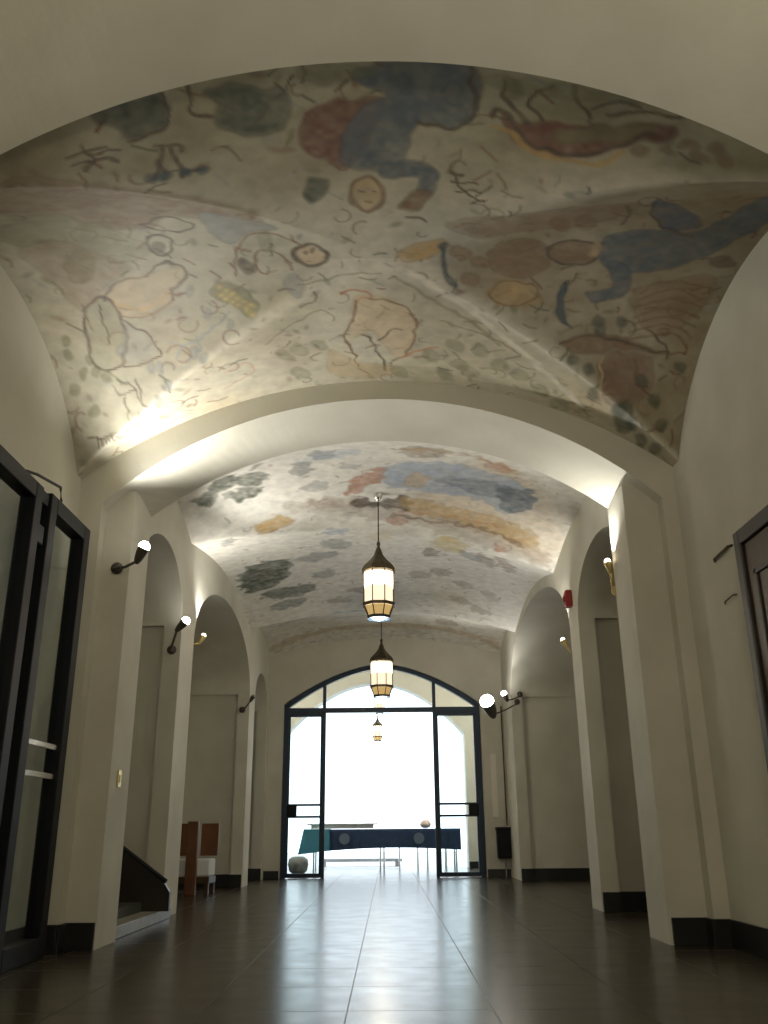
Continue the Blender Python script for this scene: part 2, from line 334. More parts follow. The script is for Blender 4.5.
('L',1,'dk',0.03,0.8,[(-0.351,4.655),(-0.37,4.692),(-0.406,4.712),(-0.45,4.712),(-0.495,4.693),(-0.529,4.656),(-0.548,4.606),(-0.546,4.557),(-0.526,4.52),(-0.49,4.496),(-0.448,4.495),(-0.405,4.519),(-0.37,4.556),(-0.351,4.605),(-0.351,4.655)]),
('G',1,'dk',0.03,0.9,[(-0.474,4.575),(-0.475,4.581),(-0.478,4.587),(-0.482,4.587),(-0.487,4.587),(-0.49,4.582),(-0.493,4.581),(-0.493,4.575),(-0.492,4.569),(-0.489,4.563),(-0.485,4.562),(-0.48,4.562),(-0.476,4.563),(-0.474,4.569)]),
('G',1,'dk',0.03,0.9,[(-0.423,4.556),(-0.424,4.562),(-0.428,4.568),(-0.432,4.568),(-0.436,4.568),(-0.439,4.563),(-0.442,4.562),(-0.443,4.556),(-0.441,4.55),(-0.438,4.544),(-0.434,4.544),(-0.43,4.544),(-0.426,4.544),(-0.424,4.55)]),
('L',1,'rd',0.014,0.8,[(-0.485,4.656),(-0.442,4.668)]),
('L',1,'br',0.016,0.8,[(-0.49,4.513),(-0.553,4.422),(-0.711,4.353),(-0.819,4.402),(-0.896,4.548),(-0.935,4.711)]),
('L',1,'br',0.016,0.8,[(-0.567,4.675),(-0.676,4.545),(-0.764,4.559),(-0.806,4.683),(-0.769,4.784),(-0.676,4.751)]),
('G',1,'dk',0.03,0.7,[(-0.824,4.659),(-0.814,4.697),(-0.814,4.734),(-0.822,4.766),(-0.838,4.784),(-0.857,4.784),(-0.877,4.766),(-0.893,4.735),(-0.901,4.697),(-0.901,4.659),(-0.893,4.628),(-0.877,4.61),(-0.858,4.609),(-0.839,4.628)]),
('L',1,'br',0.014,0.8,[(-0.522,4.465),(-0.548,4.375)]),
('G',1,'ol',0.03,0.4,[(-0.658,4.436),(-0.661,4.49),(-0.67,4.533),(-0.687,4.563),(-0.706,4.57),(-0.725,4.558),(-0.738,4.522),(-0.744,4.473),(-0.741,4.424),(-0.73,4.376),(-0.714,4.346),(-0.695,4.335),(-0.678,4.352),(-0.665,4.388)]),
('G',1,'gy',0.03,0.5,[(-0.514,4.871),(-0.511,4.918),(-0.519,4.964),(-0.538,4.997),(-0.563,5.01),(-0.59,5.003),(-0.614,4.977),(-0.628,4.931),(-0.631,4.885),(-0.621,4.834),(-0.602,4.802),(-0.577,4.789),(-0.551,4.795),(-0.529,4.827)]),
('L',1,'dk',0.022,0.8,[(-1.495,4.745),(-1.415,4.65),(-1.327,4.617),(-1.26,4.677),(-1.24,4.759),(-1.315,4.843),(-1.372,4.896),(-1.385,4.989)]),
('L',1,'dk',0.018,0.8,[(-1.495,4.745),(-1.67,4.787),(-1.783,4.874),(-1.817,4.947)]),
('L',1,'br',0.015,0.8,[(-1.385,4.989),(-1.483,5.072),(-1.627,5.122),(-1.756,5.104)]),
('L',1,'oc',0.02,0.6,[(-1.767,4.952),(-1.64,5.041),(-1.503,5.018),(-1.414,4.911)]),
('G',1,'sk',0.05,0.3,[(-1.752,4.854),(-1.46,4.707),(-1.268,4.684),(-1.26,4.766),(-1.365,4.896),(-1.419,5.023),(-1.625,5.115),(-1.758,5.065)]),
('L',1,'dk',0.024,0.8,[(-1.756,5.228),(-1.787,5.369),(-1.839,5.479),(-1.902,5.541),(-1.964,5.544),(-2.014,5.493),(-2.036,5.386),(-2.028,5.251),(-1.989,5.106),(-1.93,4.984),(-1.863,4.91),(-1.806,4.907),(-1.766,4.971),(-1.748,5.085),(-1.756,5.228)]),
('G',1,'ol',0.05,0.25,[(-1.776,5.229),(-1.804,5.356),(-1.848,5.452),(-1.903,5.511),(-1.956,5.514),(-1.996,5.464),(-2.016,5.371),(-2.008,5.25),(-1.976,5.124),(-1.922,5.01),(-1.867,4.948),(-1.816,4.941),(-1.783,4.999),(-1.769,5.105)]),
('L',1,'dk',0.016,0.8,[(-1.751,5.139),(-1.626,5.259),(-1.562,5.435),(-1.586,5.48),(-1.719,5.514),(-1.846,5.518)]),
('G',1,'gy',0.03,0.3,[(-1.735,5.179),(-1.628,5.294),(-1.592,5.444),(-1.784,5.494),(-1.816,5.393)]),
('L',1,'dk',0.012,0.8,[(-1.868,4.988),(-1.873,5.17),(-1.9,5.344)]),
('L',1,'br',0.012,0.8,[(-1.957,5.071),(-1.97,5.207)]),
('G',1,'ol',0.03,0.6,[(-1.111,4.918),(-1.044,4.833),(-0.927,4.902),(-0.84,5.027),(-0.853,5.12),(-0.923,5.142),(-1,5.035),(-1.099,4.996)]),
('G',1,'ye',0.03,0.7,[(-1.047,4.884),(-1.05,4.891),(-1.057,4.898),(-1.065,4.904),(-1.074,4.904),(-1.081,4.898),(-1.085,4.891),(-1.085,4.879),(-1.082,4.872),(-1.075,4.865),(-1.066,4.859),(-1.058,4.859),(-1.051,4.865),(-1.047,4.872)]),
('G',1,'ye',0.03,0.7,[(-1.039,4.962),(-1.042,4.969),(-1.049,4.976),(-1.058,4.982),(-1.067,4.982),(-1.074,4.976),(-1.078,4.969),(-1.078,4.957),(-1.074,4.949),(-1.067,4.937),(-1.059,4.936),(-1.05,4.936),(-1.044,4.942),(-1.039,4.949)]),
('G',1,'ye',0.03,0.7,[(-1.012,4.923),(-1.015,4.93),(-1.023,4.942),(-1.03,4.943),(-1.039,4.943),(-1.046,4.937),(-1.05,4.93),(-1.05,4.917),(-1.047,4.91),(-1.04,4.903),(-1.032,4.897),(-1.023,4.897),(-1.016,4.903),(-1.012,4.91)]),
('G',1,'ye',0.03,0.7,[(-1.003,4.996),(-1.007,5.008),(-1.013,5.015),(-1.021,5.016),(-1.03,5.016),(-1.038,5.015),(-1.041,5.003),(-1.042,4.995),(-1.038,4.983),(-1.032,4.976),(-1.024,4.975),(-1.015,4.975),(-1.008,4.981),(-1.004,4.988)]),
('G',1,'ye',0.03,0.7,[(-0.977,4.961),(-0.98,4.969),(-0.986,4.976),(-0.995,4.982),(-1.004,4.982),(-1.011,4.975),(-1.015,4.969),(-1.015,4.956),(-1.012,4.949),(-1.005,4.942),(-0.996,4.936),(-0.988,4.936),(-0.981,4.942),(-0.976,4.949)]),
('G',1,'ye',0.03,0.7,[(-0.967,5.035),(-0.971,5.047),(-0.977,5.054),(-0.985,5.055),(-0.994,5.055),(-1.001,5.049),(-1.006,5.042),(-1.006,5.034),(-1.002,5.022),(-0.996,5.015),(-0.988,5.014),(-0.979,5.014),(-0.971,5.015),(-0.968,5.027)]),
('G',1,'ye',0.03,0.7,[(-0.941,5),(-0.944,5.008),(-0.95,5.014),(-0.959,5.021),(-0.968,5.02),(-0.975,5.014),(-0.979,5.007),(-0.979,4.995),(-0.976,4.988),(-0.97,4.981),(-0.961,4.975),(-0.952,4.975),(-0.945,4.981),(-0.941,4.988)]),
('G',1,'ye',0.03,0.7,[(-0.93,5.074),(-0.933,5.081),(-0.94,5.088),(-0.949,5.094),(-0.958,5.094),(-0.965,5.088),(-0.969,5.081),(-0.969,5.068),(-0.966,5.061),(-0.96,5.054),(-0.951,5.048),(-0.942,5.048),(-0.935,5.054),(-0.93,5.061)]),
('G',1,'ye',0.03,0.7,[(-0.903,5.034),(-0.907,5.047),(-0.914,5.053),(-0.923,5.06),(-0.93,5.054),(-0.938,5.053),(-0.942,5.041),(-0.943,5.034),(-0.94,5.027),(-0.934,5.02),(-0.925,5.014),(-0.916,5.014),(-0.909,5.02),(-0.904,5.027)]),
('G',1,'ye',0.03,0.7,[(-0.892,5.108),(-0.896,5.12),(-0.903,5.127),(-0.911,5.128),(-0.92,5.128),(-0.928,5.127),(-0.931,5.115),(-0.932,5.107),(-0.929,5.1),(-0.923,5.093),(-0.914,5.087),(-0.905,5.087),(-0.898,5.093),(-0.893,5.1)]),
('G',1,'ye',0.03,0.7,[(-0.866,5.073),(-0.87,5.086),(-0.877,5.093),(-0.885,5.094),(-0.894,5.094),(-0.901,5.087),(-0.905,5.08),(-0.906,5.073),(-0.902,5.061),(-0.896,5.054),(-0.888,5.053),(-0.879,5.053),(-0.871,5.054),(-0.867,5.066)]),
('G',1,'ye',0.03,0.7,[(-0.855,5.147),(-0.858,5.154),(-0.864,5.161),(-0.873,5.167),(-0.882,5.167),(-0.889,5.161),(-0.894,5.154),(-0.894,5.142),(-0.891,5.134),(-0.885,5.127),(-0.877,5.126),(-0.868,5.126),(-0.86,5.127),(-0.855,5.134)]),
('L',1,'gy',0.016,0.8,[(-1.462,5.491),(-1.402,5.395),(-1.267,5.341),(-1.109,5.212),(-1.025,5.109)]),
('L',1,'gy',0.014,0.8,[(-1.487,5.34),(-1.379,5.388),(-1.237,5.326)]),
('L',1,'gy',0.014,0.8,[(-1.277,5.321),(-1.284,5.436),(-1.384,5.526)]),
('G',1,'gy',0.03,0.6,[(-1.168,5.125),(-1.173,5.146),(-1.181,5.16),(-1.191,5.167),(-1.2,5.167),(-1.207,5.16),(-1.21,5.145),(-1.208,5.125),(-1.202,5.105),(-1.194,5.091),(-1.185,5.084),(-1.176,5.084),(-1.169,5.091),(-1.166,5.105)]),
('G',1,'gy',0.03,0.6,[(-1.023,5.225),(-1.028,5.246),(-1.035,5.26),(-1.045,5.267),(-1.054,5.267),(-1.061,5.26),(-1.064,5.24),(-1.063,5.225),(-1.058,5.205),(-1.05,5.191),(-1.041,5.183),(-1.032,5.184),(-1.025,5.191),(-1.021,5.205)]),
('G',1,'gy',0.03,0.6,[(-1.24,4.914),(-1.246,4.934),(-1.255,4.953),(-1.264,4.96),(-1.273,4.96),(-1.279,4.953),(-1.281,4.934),(-1.279,4.914),(-1.273,4.894),(-1.263,4.875),(-1.254,4.868),(-1.246,4.868),(-1.24,4.881),(-1.238,4.894)]),
('G',1,'gy',0.03,0.6,[(-1.805,5.378),(-1.812,5.398),(-1.82,5.407),(-1.83,5.415),(-1.84,5.415),(-1.846,5.407),(-1.848,5.393),(-1.845,5.372),(-1.839,5.357),(-1.83,5.343),(-1.82,5.335),(-1.81,5.335),(-1.806,5.348),(-1.804,5.362)]),
('G',1,'gy',0.03,0.6,[(-1.294,5.451),(-1.299,5.472),(-1.307,5.481),(-1.316,5.489),(-1.326,5.489),(-1.333,5.481),(-1.336,5.467),(-1.336,5.451),(-1.33,5.43),(-1.322,5.421),(-1.313,5.414),(-1.303,5.414),(-1.296,5.421),(-1.293,5.436)]),
('G',1,'gy',0.03,0.6,[(-1.239,5.502),(-1.245,5.523),(-1.254,5.542),(-1.264,5.55),(-1.272,5.545),(-1.278,5.532),(-1.282,5.517),(-1.281,5.502),(-1.277,5.486),(-1.268,5.472),(-1.259,5.464),(-1.249,5.464),(-1.242,5.472),(-1.239,5.486)]),
('G',1,'gy',0.03,0.6,[(-1.637,5.832),(-1.645,5.859),(-1.656,5.879),(-1.667,5.887),(-1.673,5.876),(-1.678,5.858),(-1.676,5.827),(-1.672,5.801),(-1.667,5.785),(-1.657,5.77),(-1.649,5.768),(-1.639,5.768),(-1.632,5.775),(-1.633,5.806)]),
('G',1,'gy',0.03,0.6,[(-1.536,5.693),(-1.541,5.709),(-1.55,5.724),(-1.56,5.731),(-1.568,5.726),(-1.575,5.719),(-1.58,5.709),(-1.579,5.693),(-1.574,5.677),(-1.566,5.668),(-1.556,5.66),(-1.547,5.661),(-1.539,5.668),(-1.536,5.683)]),
('G',1,'gy',0.03,0.6,[(-1.637,5.555),(-1.642,5.571),(-1.651,5.586),(-1.66,5.588),(-1.669,5.588),(-1.676,5.58),(-1.679,5.566),(-1.678,5.55),(-1.672,5.534),(-1.663,5.52),(-1.653,5.512),(-1.645,5.518),(-1.638,5.525),(-1.636,5.54)]),
('G',1,'gy',0.03,0.6,[(-1.567,5.561),(-1.573,5.576),(-1.582,5.591),(-1.59,5.593),(-1.6,5.593),(-1.607,5.586),(-1.609,5.571),(-1.608,5.555),(-1.603,5.54),(-1.594,5.525),(-1.584,5.518),(-1.576,5.523),(-1.569,5.531),(-1.566,5.545)]),
('L',1,'dk',0.014,0.6,[(-2.137,5.974),(-2.127,6.031)]),
('L',1,'dk',0.014,0.6,[(-2.11,5.983),(-2.096,6.022)]),
('L',1,'dk',0.014,0.6,[(-2.08,5.979),(-2.066,6.019)]),
('L',1,'dk',0.014,0.6,[(-2.052,5.988),(-2.038,6.022)]),
('L',1,'dk',0.014,0.6,[(-2.022,5.985),(-2.013,6.034)]),
('L',1,'dk',0.014,0.6,[(-1.996,5.999),(-1.988,6.047)]),
('L',1,'dk',0.014,0.6,[(-1.972,6.012),(-1.964,6.06)]),
('L',1,'dk',0.012,0.6,[(-2.199,5.984),(-1.976,5.975)]),
('L',1,'dk',0.016,0.6,[(-1.952,5.665),(-1.911,5.737),(-1.797,5.707)]),
('L',1,'dk',0.016,0.6,[(-1.816,5.63),(-1.788,5.764)]),
('L',1,'dk',0.016,0.6,[(-1.764,5.621),(-1.762,5.779),(-1.726,5.821)]),
('L',1,'dk',0.016,0.6,[(-1.873,5.758),(-1.873,5.825)]),
('G',1,'ol',0.03,0.6,[(-2.085,5.834),(-2.09,5.845),(-2.1,5.854),(-2.114,5.862),(-2.127,5.862),(-2.137,5.854),(-2.143,5.845),(-2.142,5.829),(-2.135,5.813),(-2.125,5.803),(-2.111,5.795),(-2.1,5.801),(-2.09,5.808),(-2.084,5.818)]),
('G',1,'ol',0.03,0.6,[(-1.937,5.604),(-1.944,5.62),(-1.956,5.634),(-1.967,5.637),(-1.98,5.637),(-1.989,5.629),(-1.993,5.614),(-1.992,5.599),(-1.986,5.583),(-1.976,5.574),(-1.963,5.566),(-1.95,5.566),(-1.941,5.574),(-1.936,5.589)]),
('G',1,'ol',0.03,0.6,[(-1.995,5.553),(-2.002,5.569),(-2.014,5.583),(-2.027,5.591),(-2.038,5.585),(-2.047,5.578),(-2.051,5.563),(-2.05,5.548),(-2.043,5.532),(-2.031,5.517),(-2.02,5.515),(-2.007,5.515),(-1.998,5.523),(-1.994,5.537)]),
('G',1,'ol',0.03,0.6,[(-2.026,5.457),(-2.033,5.472),(-2.044,5.487),(-2.058,5.494),(-2.068,5.489),(-2.077,5.481),(-2.081,5.467),(-2.08,5.451),(-2.071,5.431),(-2.061,5.421),(-2.048,5.414),(-2.036,5.414),(-2.027,5.422),(-2.023,5.436)]),
('G',1,'ol',0.03,0.6,[(-2.096,5.565),(-2.105,5.586),(-2.115,5.595),(-2.129,5.603),(-2.141,5.603),(-2.149,5.59),(-2.154,5.58),(-2.151,5.559),(-2.144,5.544),(-2.134,5.535),(-2.121,5.527),(-2.108,5.527),(-2.099,5.535),(-2.095,5.549)]),
('G',1,'ol',0.03,0.6,[(-2.159,5.39),(-2.168,5.411),(-2.178,5.42),(-2.191,5.427),(-2.203,5.427),(-2.212,5.42),(-2.216,5.405),(-2.212,5.385),(-2.205,5.369),(-2.193,5.355),(-2.18,5.348),(-2.167,5.348),(-2.161,5.36),(-2.157,5.375)]),
('G',1,'ol',0.03,0.6,[(-2.138,5.275),(-2.145,5.29),(-2.157,5.305),(-2.17,5.312),(-2.183,5.312),(-2.191,5.305),(-2.192,5.285),(-2.191,5.27),(-2.182,5.249),(-2.17,5.235),(-2.157,5.228),(-2.147,5.233),(-2.138,5.24),(-2.135,5.255)]),
('G',1,'ol',0.03,0.6,[(-2.182,5.674),(-2.187,5.685),(-2.199,5.699),(-2.211,5.702),(-2.224,5.702),(-2.233,5.694),(-2.239,5.684),(-2.238,5.669),(-2.231,5.653),(-2.218,5.638),(-2.207,5.636),(-2.194,5.636),(-2.185,5.644),(-2.181,5.658)]),
('G',1,'ol',0.05,0.6,[(-1.778,4.608),(-1.808,4.677),(-1.849,4.729),(-1.892,4.755),(-1.929,4.75),(-1.952,4.714),(-1.957,4.657),(-1.942,4.588),(-1.91,4.519),(-1.868,4.463),(-1.824,4.432),(-1.789,4.437),(-1.767,4.473),(-1.763,4.534)]),
('G',1,'br',0.07,0.35,[(-2.139,4.381),(-1.879,4.308),(-1.711,4.508),(-1.57,4.653),(-1.814,4.849),(-1.969,5.024),(-2.028,4.921),(-2.106,4.605)]),
('L',1,'rd',0.022,0.8,[(-0.279,5.026),(-0.218,4.987),(-0.099,5.005),(-0.074,5.066),(-0.155,5.086),(-0.183,5.13)]),
('G',1,'sk',0.05,0.45,[(-0.181,5.061),(-0.021,5.067),(0.169,5.231),(0.23,5.419),(0.209,5.694),(0.123,5.886),(0.011,5.703),(-0.096,5.491),(-0.227,5.587),(-0.231,5.324)]),
('L',1,'br',0.02,0.8,[(-0.182,5.105),(-0.218,5.349),(-0.269,5.556),(-0.207,5.849)]),
('L',1,'br',0.02,0.8,[(-0.088,5.086),(0.114,5.161),(0.22,5.326),(0.221,5.62),(0.153,5.855),(0.063,5.922)]),
('L',1,'dk',0.018,0.8,[(-0.154,5.542),(-0.084,5.629),(-0.027,5.86),(0.017,6.078)]),
('L',1,'dk',0.018,0.8,[(-0.025,5.629),(0.075,5.492),(0.147,5.492)]),
('L',1,'br',0.016,0.8,[(-0.276,5.544),(-0.233,5.73),(-0.197,6.004)]),
('L',1,'rd',0.018,0.8,[(0.138,5.886),(0.269,5.758),(0.414,5.707)]),
('L',1,'br',0.015,0.6,[(0.393,5.332),(0.607,5.412),(0.826,5.503),(0.983,5.631)]),
('L',1,'br',0.014,0.5,[(-0.844,5.524),(-0.647,5.329),(-0.43,5.193),(-0.336,5.334)]),
('L',1,'rd',0.014,0.4,[(-1.163,5.75),(-1.01,5.689),(-0.954,5.808),(-1.082,5.921),(-1.201,5.973)]),
('G',1,'oc',0.05,0.35,[(-0.395,5.734),(-0.217,5.905),(0.125,6.073),(-0.109,6.203),(-0.415,6.06)]),
('G',1,'ol',0.03,0.4,[(0.41,5.863),(0.399,5.888),(0.377,5.9),(0.349,5.898),(0.32,5.878),(0.297,5.847),(0.284,5.814),(0.283,5.777),(0.294,5.752),(0.316,5.741),(0.343,5.742),(0.371,5.762),(0.394,5.793),(0.408,5.826)]),
('G',1,'ol',0.03,0.4,[(0.642,5.957),(0.631,5.982),(0.61,5.999),(0.582,5.998),(0.553,5.983),(0.528,5.956),(0.514,5.918),(0.512,5.886),(0.522,5.856),(0.543,5.839),(0.571,5.841),(0.599,5.855),(0.624,5.887),(0.639,5.92)]),
('G',1,'ol',0.03,0.4,[(0.725,6.038),(0.715,6.068),(0.694,6.085),(0.665,6.084),(0.636,6.069),(0.611,6.042),(0.595,6.004),(0.593,5.967),(0.603,5.942),(0.624,5.925),(0.652,5.926),(0.681,5.941),(0.706,5.968),(0.721,6)]),
('G',1,'ol',0.03,0.4,[(0.582,5.678),(0.572,5.703),(0.551,5.715),(0.524,5.713),(0.496,5.699),(0.473,5.672),(0.459,5.64),(0.457,5.609),(0.467,5.579),(0.488,5.567),(0.514,5.569),(0.542,5.583),(0.565,5.609),(0.579,5.641)]),
('G',1,'ol',0.03,0.4,[(0.764,5.691),(0.754,5.716),(0.734,5.733),(0.708,5.737),(0.68,5.722),(0.656,5.696),(0.641,5.664),(0.639,5.632),(0.648,5.602),(0.668,5.591),(0.694,5.587),(0.722,5.601),(0.746,5.627),(0.76,5.654)]),
('G',1,'ol',0.03,0.4,[(0.927,5.843),(0.919,5.874),(0.899,5.891),(0.872,5.895),(0.843,5.885),(0.819,5.859),(0.803,5.826),(0.8,5.794),(0.809,5.764),(0.828,5.747),(0.855,5.743),(0.883,5.752),(0.907,5.779),(0.923,5.812)]),
('G',1,'ol',0.03,0.4,[(0.541,6.144),(0.53,6.175),(0.508,6.187),(0.479,6.185),(0.449,6.171),(0.425,6.138),(0.41,6.1),(0.408,6.063),(0.42,6.032),(0.442,6.02),(0.47,6.022),(0.499,6.036),(0.524,6.069),(0.539,6.107)]),
('G',1,'ol',0.03,0.4,[(-0.555,5.742),(-0.57,5.767),(-0.592,5.769),(-0.618,5.752),(-0.642,5.722),(-0.66,5.685),(-0.667,5.643),(-0.664,5.611),(-0.65,5.592),(-0.628,5.59),(-0.603,5.607),(-0.579,5.637),(-0.561,5.673),(-0.553,5.711)]),
('G',1,'ol',0.03,0.4,[(-0.669,5.78),(-0.684,5.8),(-0.706,5.802),(-0.731,5.785),(-0.755,5.755),(-0.772,5.713),(-0.779,5.675),(-0.775,5.643),(-0.761,5.624),(-0.739,5.623),(-0.715,5.639),(-0.691,5.669),(-0.674,5.711),(-0.666,5.749)]),
('G',1,'ol',0.03,0.4,[(-0.406,5.71),(-0.42,5.73),(-0.442,5.731),(-0.468,5.719),(-0.493,5.689),(-0.511,5.653),(-0.52,5.615),(-0.517,5.584),(-0.504,5.565),(-0.483,5.563),(-0.457,5.575),(-0.432,5.599),(-0.413,5.636),(-0.404,5.673)]),
('G',1,'ol',0.03,0.4,[(1.084,5.916),(1.076,5.947),(1.056,5.964),(1.03,5.973),(1.001,5.964),(0.977,5.942),(0.96,5.909),(0.956,5.872),(0.965,5.847),(0.984,5.825),(1.01,5.821),(1.038,5.83),(1.063,5.852),(1.078,5.879)]),
('G',1,'ol',0.03,0.4,[(1.253,6.05),(1.245,6.081),(1.227,6.103),(1.2,6.112),(1.172,6.108),(1.146,6.086),(1.129,6.053),(1.124,6.016),(1.132,5.985),(1.151,5.968),(1.177,5.959),(1.205,5.963),(1.23,5.985),(1.246,6.012)]),
('G',1,'ol',0.03,0.4,[(1.422,6.169),(1.417,6.205),(1.398,6.228),(1.373,6.242),(1.344,6.238),(1.318,6.216),(1.301,6.188),(1.295,6.15),(1.302,6.119),(1.319,6.091),(1.345,6.082),(1.373,6.086),(1.398,6.103),(1.417,6.136)]),
('G',1,'ol',0.03,0.4,[(0.191,6.156),(0.179,6.186),(0.156,6.198),(0.127,6.191),(0.097,6.166),(0.074,6.129),(0.061,6.091),(0.061,6.053),(0.074,6.023),(0.097,6.016),(0.125,6.023),(0.154,6.043),(0.177,6.08),(0.191,6.118)]),
('G',1,'ol',0.03,0.4,[(-0.583,6.074),(-0.598,6.094),(-0.621,6.096),(-0.648,6.078),(-0.673,6.043),(-0.691,6),(-0.699,5.957),(-0.696,5.925),(-0.681,5.905),(-0.659,5.904),(-0.633,5.921),(-0.607,5.951),(-0.589,5.993),(-0.58,6.037)]),
('L',1,'lt',0.05,0.5,[(0.109,4.755),(0.374,4.974),(0.661,5.246),(0.973,5.554),(1.307,5.871),(1.487,6.054)]),
('L',1,'ol',0.03,0.5,[(0.078,4.842),(0.383,5.137),(0.599,5.312),(0.831,5.542)]),
('L',1,'ol',0.02,0.5,[(-0.539,4.904),(-0.274,4.813),(-0.018,4.798)]),
('G',1,'oc',0.05,0.7,[(0.082,4.611),(0.197,4.507),(0.346,4.465),(0.386,4.526),(0.293,4.631),(0.158,4.693)]),
('G',1,'tl',0.012,0.95,[(0.355,4.526),(0.39,4.496),(0.386,4.631),(0.415,4.79),(0.475,4.926),(0.415,4.891),(0.367,4.732)]),
('G',1,'tl',0.012,0.95,[(1.2,4.845),(1.149,4.923),(1.141,5.067),(1.175,5.198),(1.278,5.282),(1.21,5.163),(1.182,5.035),(1.192,4.942)]),
('G',1,'br',0.05,0.65,[(0.67,4.566),(0.825,4.452),(0.981,4.49),(1.043,4.671),(0.94,4.816),(0.782,4.825),(0.673,4.709)]),
('G',1,'oc',0.05,0.5,[(0.685,4.941),(0.882,4.859),(1.014,4.966),(1.006,5.091),(0.779,5.088)]),
('L',1,'br',0.018,0.6,[(1.016,4.979),(1.007,5.025),(0.968,5.065),(0.908,5.09),(0.838,5.095),(0.771,5.074),(0.723,5.034),(0.702,4.987),(0.713,4.941),(0.751,4.896),(0.811,4.877),(0.879,4.872),(0.944,4.892),(0.993,4.932),(1.016,4.979)]),
('G',1,'br',0.06,0.5,[(0.394,4.282),(0.781,4.156),(1.146,4.031),(1.405,3.98),(1.249,4.222),(0.812,4.362),(0.522,4.418)]),
('G',1,'br',0.03,0.65,[(1.326,4.553),(1.324,4.608),(1.29,4.651),(1.235,4.681),(1.166,4.686),(1.1,4.665),(1.049,4.622),(1.026,4.571),(1.031,4.516),(1.064,4.468),(1.118,4.439),(1.183,4.434),(1.249,4.459),(1.299,4.497)]),
('L',1,'dk',0.022,0.8,[(1.32,4.553),(1.319,4.614),(1.287,4.663),(1.23,4.688),(1.161,4.693),(1.095,4.672),(1.044,4.628),(1.019,4.571),(1.024,4.51),(1.057,4.462),(1.111,4.432),(1.176,4.427),(1.24,4.448),(1.293,4.496),(1.32,4.553)]),
('G',1,'sk',0.03,0.5,[(1.363,4.529),(1.365,4.56),(1.356,4.585),(1.338,4.602),(1.313,4.602),(1.288,4.589),(1.269,4.569),(1.257,4.538),(1.254,4.502),(1.264,4.478),(1.281,4.46),(1.305,4.46),(1.33,4.473),(1.351,4.498)]),
('G',1,'bl',0.03,0.9,[(1.325,4.443),(1.379,4.33),(1.609,4.283),(1.783,4.288),(1.906,4.157),(1.999,3.77),(2.156,4.119),(2.064,4.349),(1.988,4.51),(1.789,4.682),(1.556,4.74),(1.437,4.711),(1.349,4.653)]),
('G',1,'bl',0.03,0.85,[(1.399,4.653),(1.534,4.701),(1.598,4.856),(1.561,4.972),(1.467,5.016),(1.364,5.026),(1.327,4.972),(1.422,4.928),(1.472,4.865)]),
('L',1,'dk',0.025,0.8,[(1.476,3.947),(1.501,4.077),(1.617,4.236),(1.799,4.335)]),
('G',1,'bb',0.03,0.6,[(1.468,3.919),(1.623,3.984),(1.808,4.194),(1.677,4.279),(1.549,4.124)]),
('L',1,'dk',0.022,0.6,[(1.335,4.017),(1.396,4.138),(1.378,4.236)]),
('G',1,'dk',0.03,0.6,[(2.14,4.582),(2.142,4.607),(2.133,4.631),(2.11,4.644),(2.082,4.648),(2.053,4.641),(2.027,4.621),(2.012,4.596),(2.008,4.566),(2.02,4.547),(2.04,4.53),(2.068,4.525),(2.099,4.537),(2.124,4.556)]),
('L',1,'br',0.02,0.6,[(1.667,4.929),(1.835,4.798),(2.066,4.851)]),
('L',1,'br',0.02,0.6,[(1.672,5.002),(1.86,4.883),(2.078,4.949)]),
('L',1,'br',0.02,0.6,[(1.677,5.076),(1.884,4.968),(2.087,5.042)]),
('L',1,'br',0.02,0.6,[(1.682,5.149),(1.907,5.049),(2.094,5.13)]),
('L',1,'br',0.02,0.6,[(1.684,5.219),(1.929,5.13),(2.1,5.219)]),
('L',1,'br',0.02,0.6,[(1.687,5.288),(1.95,5.207),(2.106,5.309)]),
('L',1,'br',0.02,0.6,[(1.689,5.358),(1.97,5.284),(2.107,5.389)]),
('G',1,'br',0.06,0.45,[(1.632,4.914),(1.992,4.74),(2.134,4.866),(2.049,5.135),(1.895,5.309),(1.73,5.184)]),
('G',1,'br',0.03,0.8,[(1.228,5.402),(1.421,5.323),(1.63,5.343),(1.889,5.424),(1.985,5.449),(1.894,5.444),(1.649,5.428),(1.518,5.468),(1.307,5.463)]),
('L',1,'dk',0.018,0.8,[(1.217,5.417),(1.425,5.343),(1.666,5.378),(1.856,5.429),(1.981,5.434)]),
('L',1,'dk',0.015,0.7,[(1.803,5.264),(1.941,5.381),(1.994,5.485)]),
('G',1,'rb',0.05,0.4,[(1.537,5.499),(1.87,5.489),(1.908,5.728),(1.824,5.815),(1.611,5.826)]),
('L',1,'ye',0.02,0.5,[(1.53,5.499),(1.588,5.815)]),
('G',1,'dg',0.03,0.6,[(1.632,5.196),(1.635,5.223),(1.629,5.238),(1.618,5.251),(1.603,5.25),(1.588,5.243),(1.574,5.222),(1.566,5.201),(1.565,5.18),(1.57,5.16),(1.58,5.147),(1.595,5.147),(1.612,5.16),(1.624,5.175)]),
('G',1,'dg',0.03,0.6,[(1.485,5.199),(1.486,5.22),(1.481,5.24),(1.47,5.253),(1.455,5.253),(1.44,5.245),(1.426,5.225),(1.419,5.203),(1.418,5.182),(1.424,5.162),(1.434,5.149),(1.449,5.149),(1.464,5.157),(1.478,5.177)]),
('G',1,'dg',0.03,0.6,[(1.369,5.539),(1.369,5.56),(1.361,5.576),(1.348,5.584),(1.332,5.584),(1.317,5.576),(1.305,5.56),(1.299,5.543),(1.299,5.522),(1.306,5.506),(1.318,5.493),(1.334,5.493),(1.349,5.501),(1.361,5.517)]),
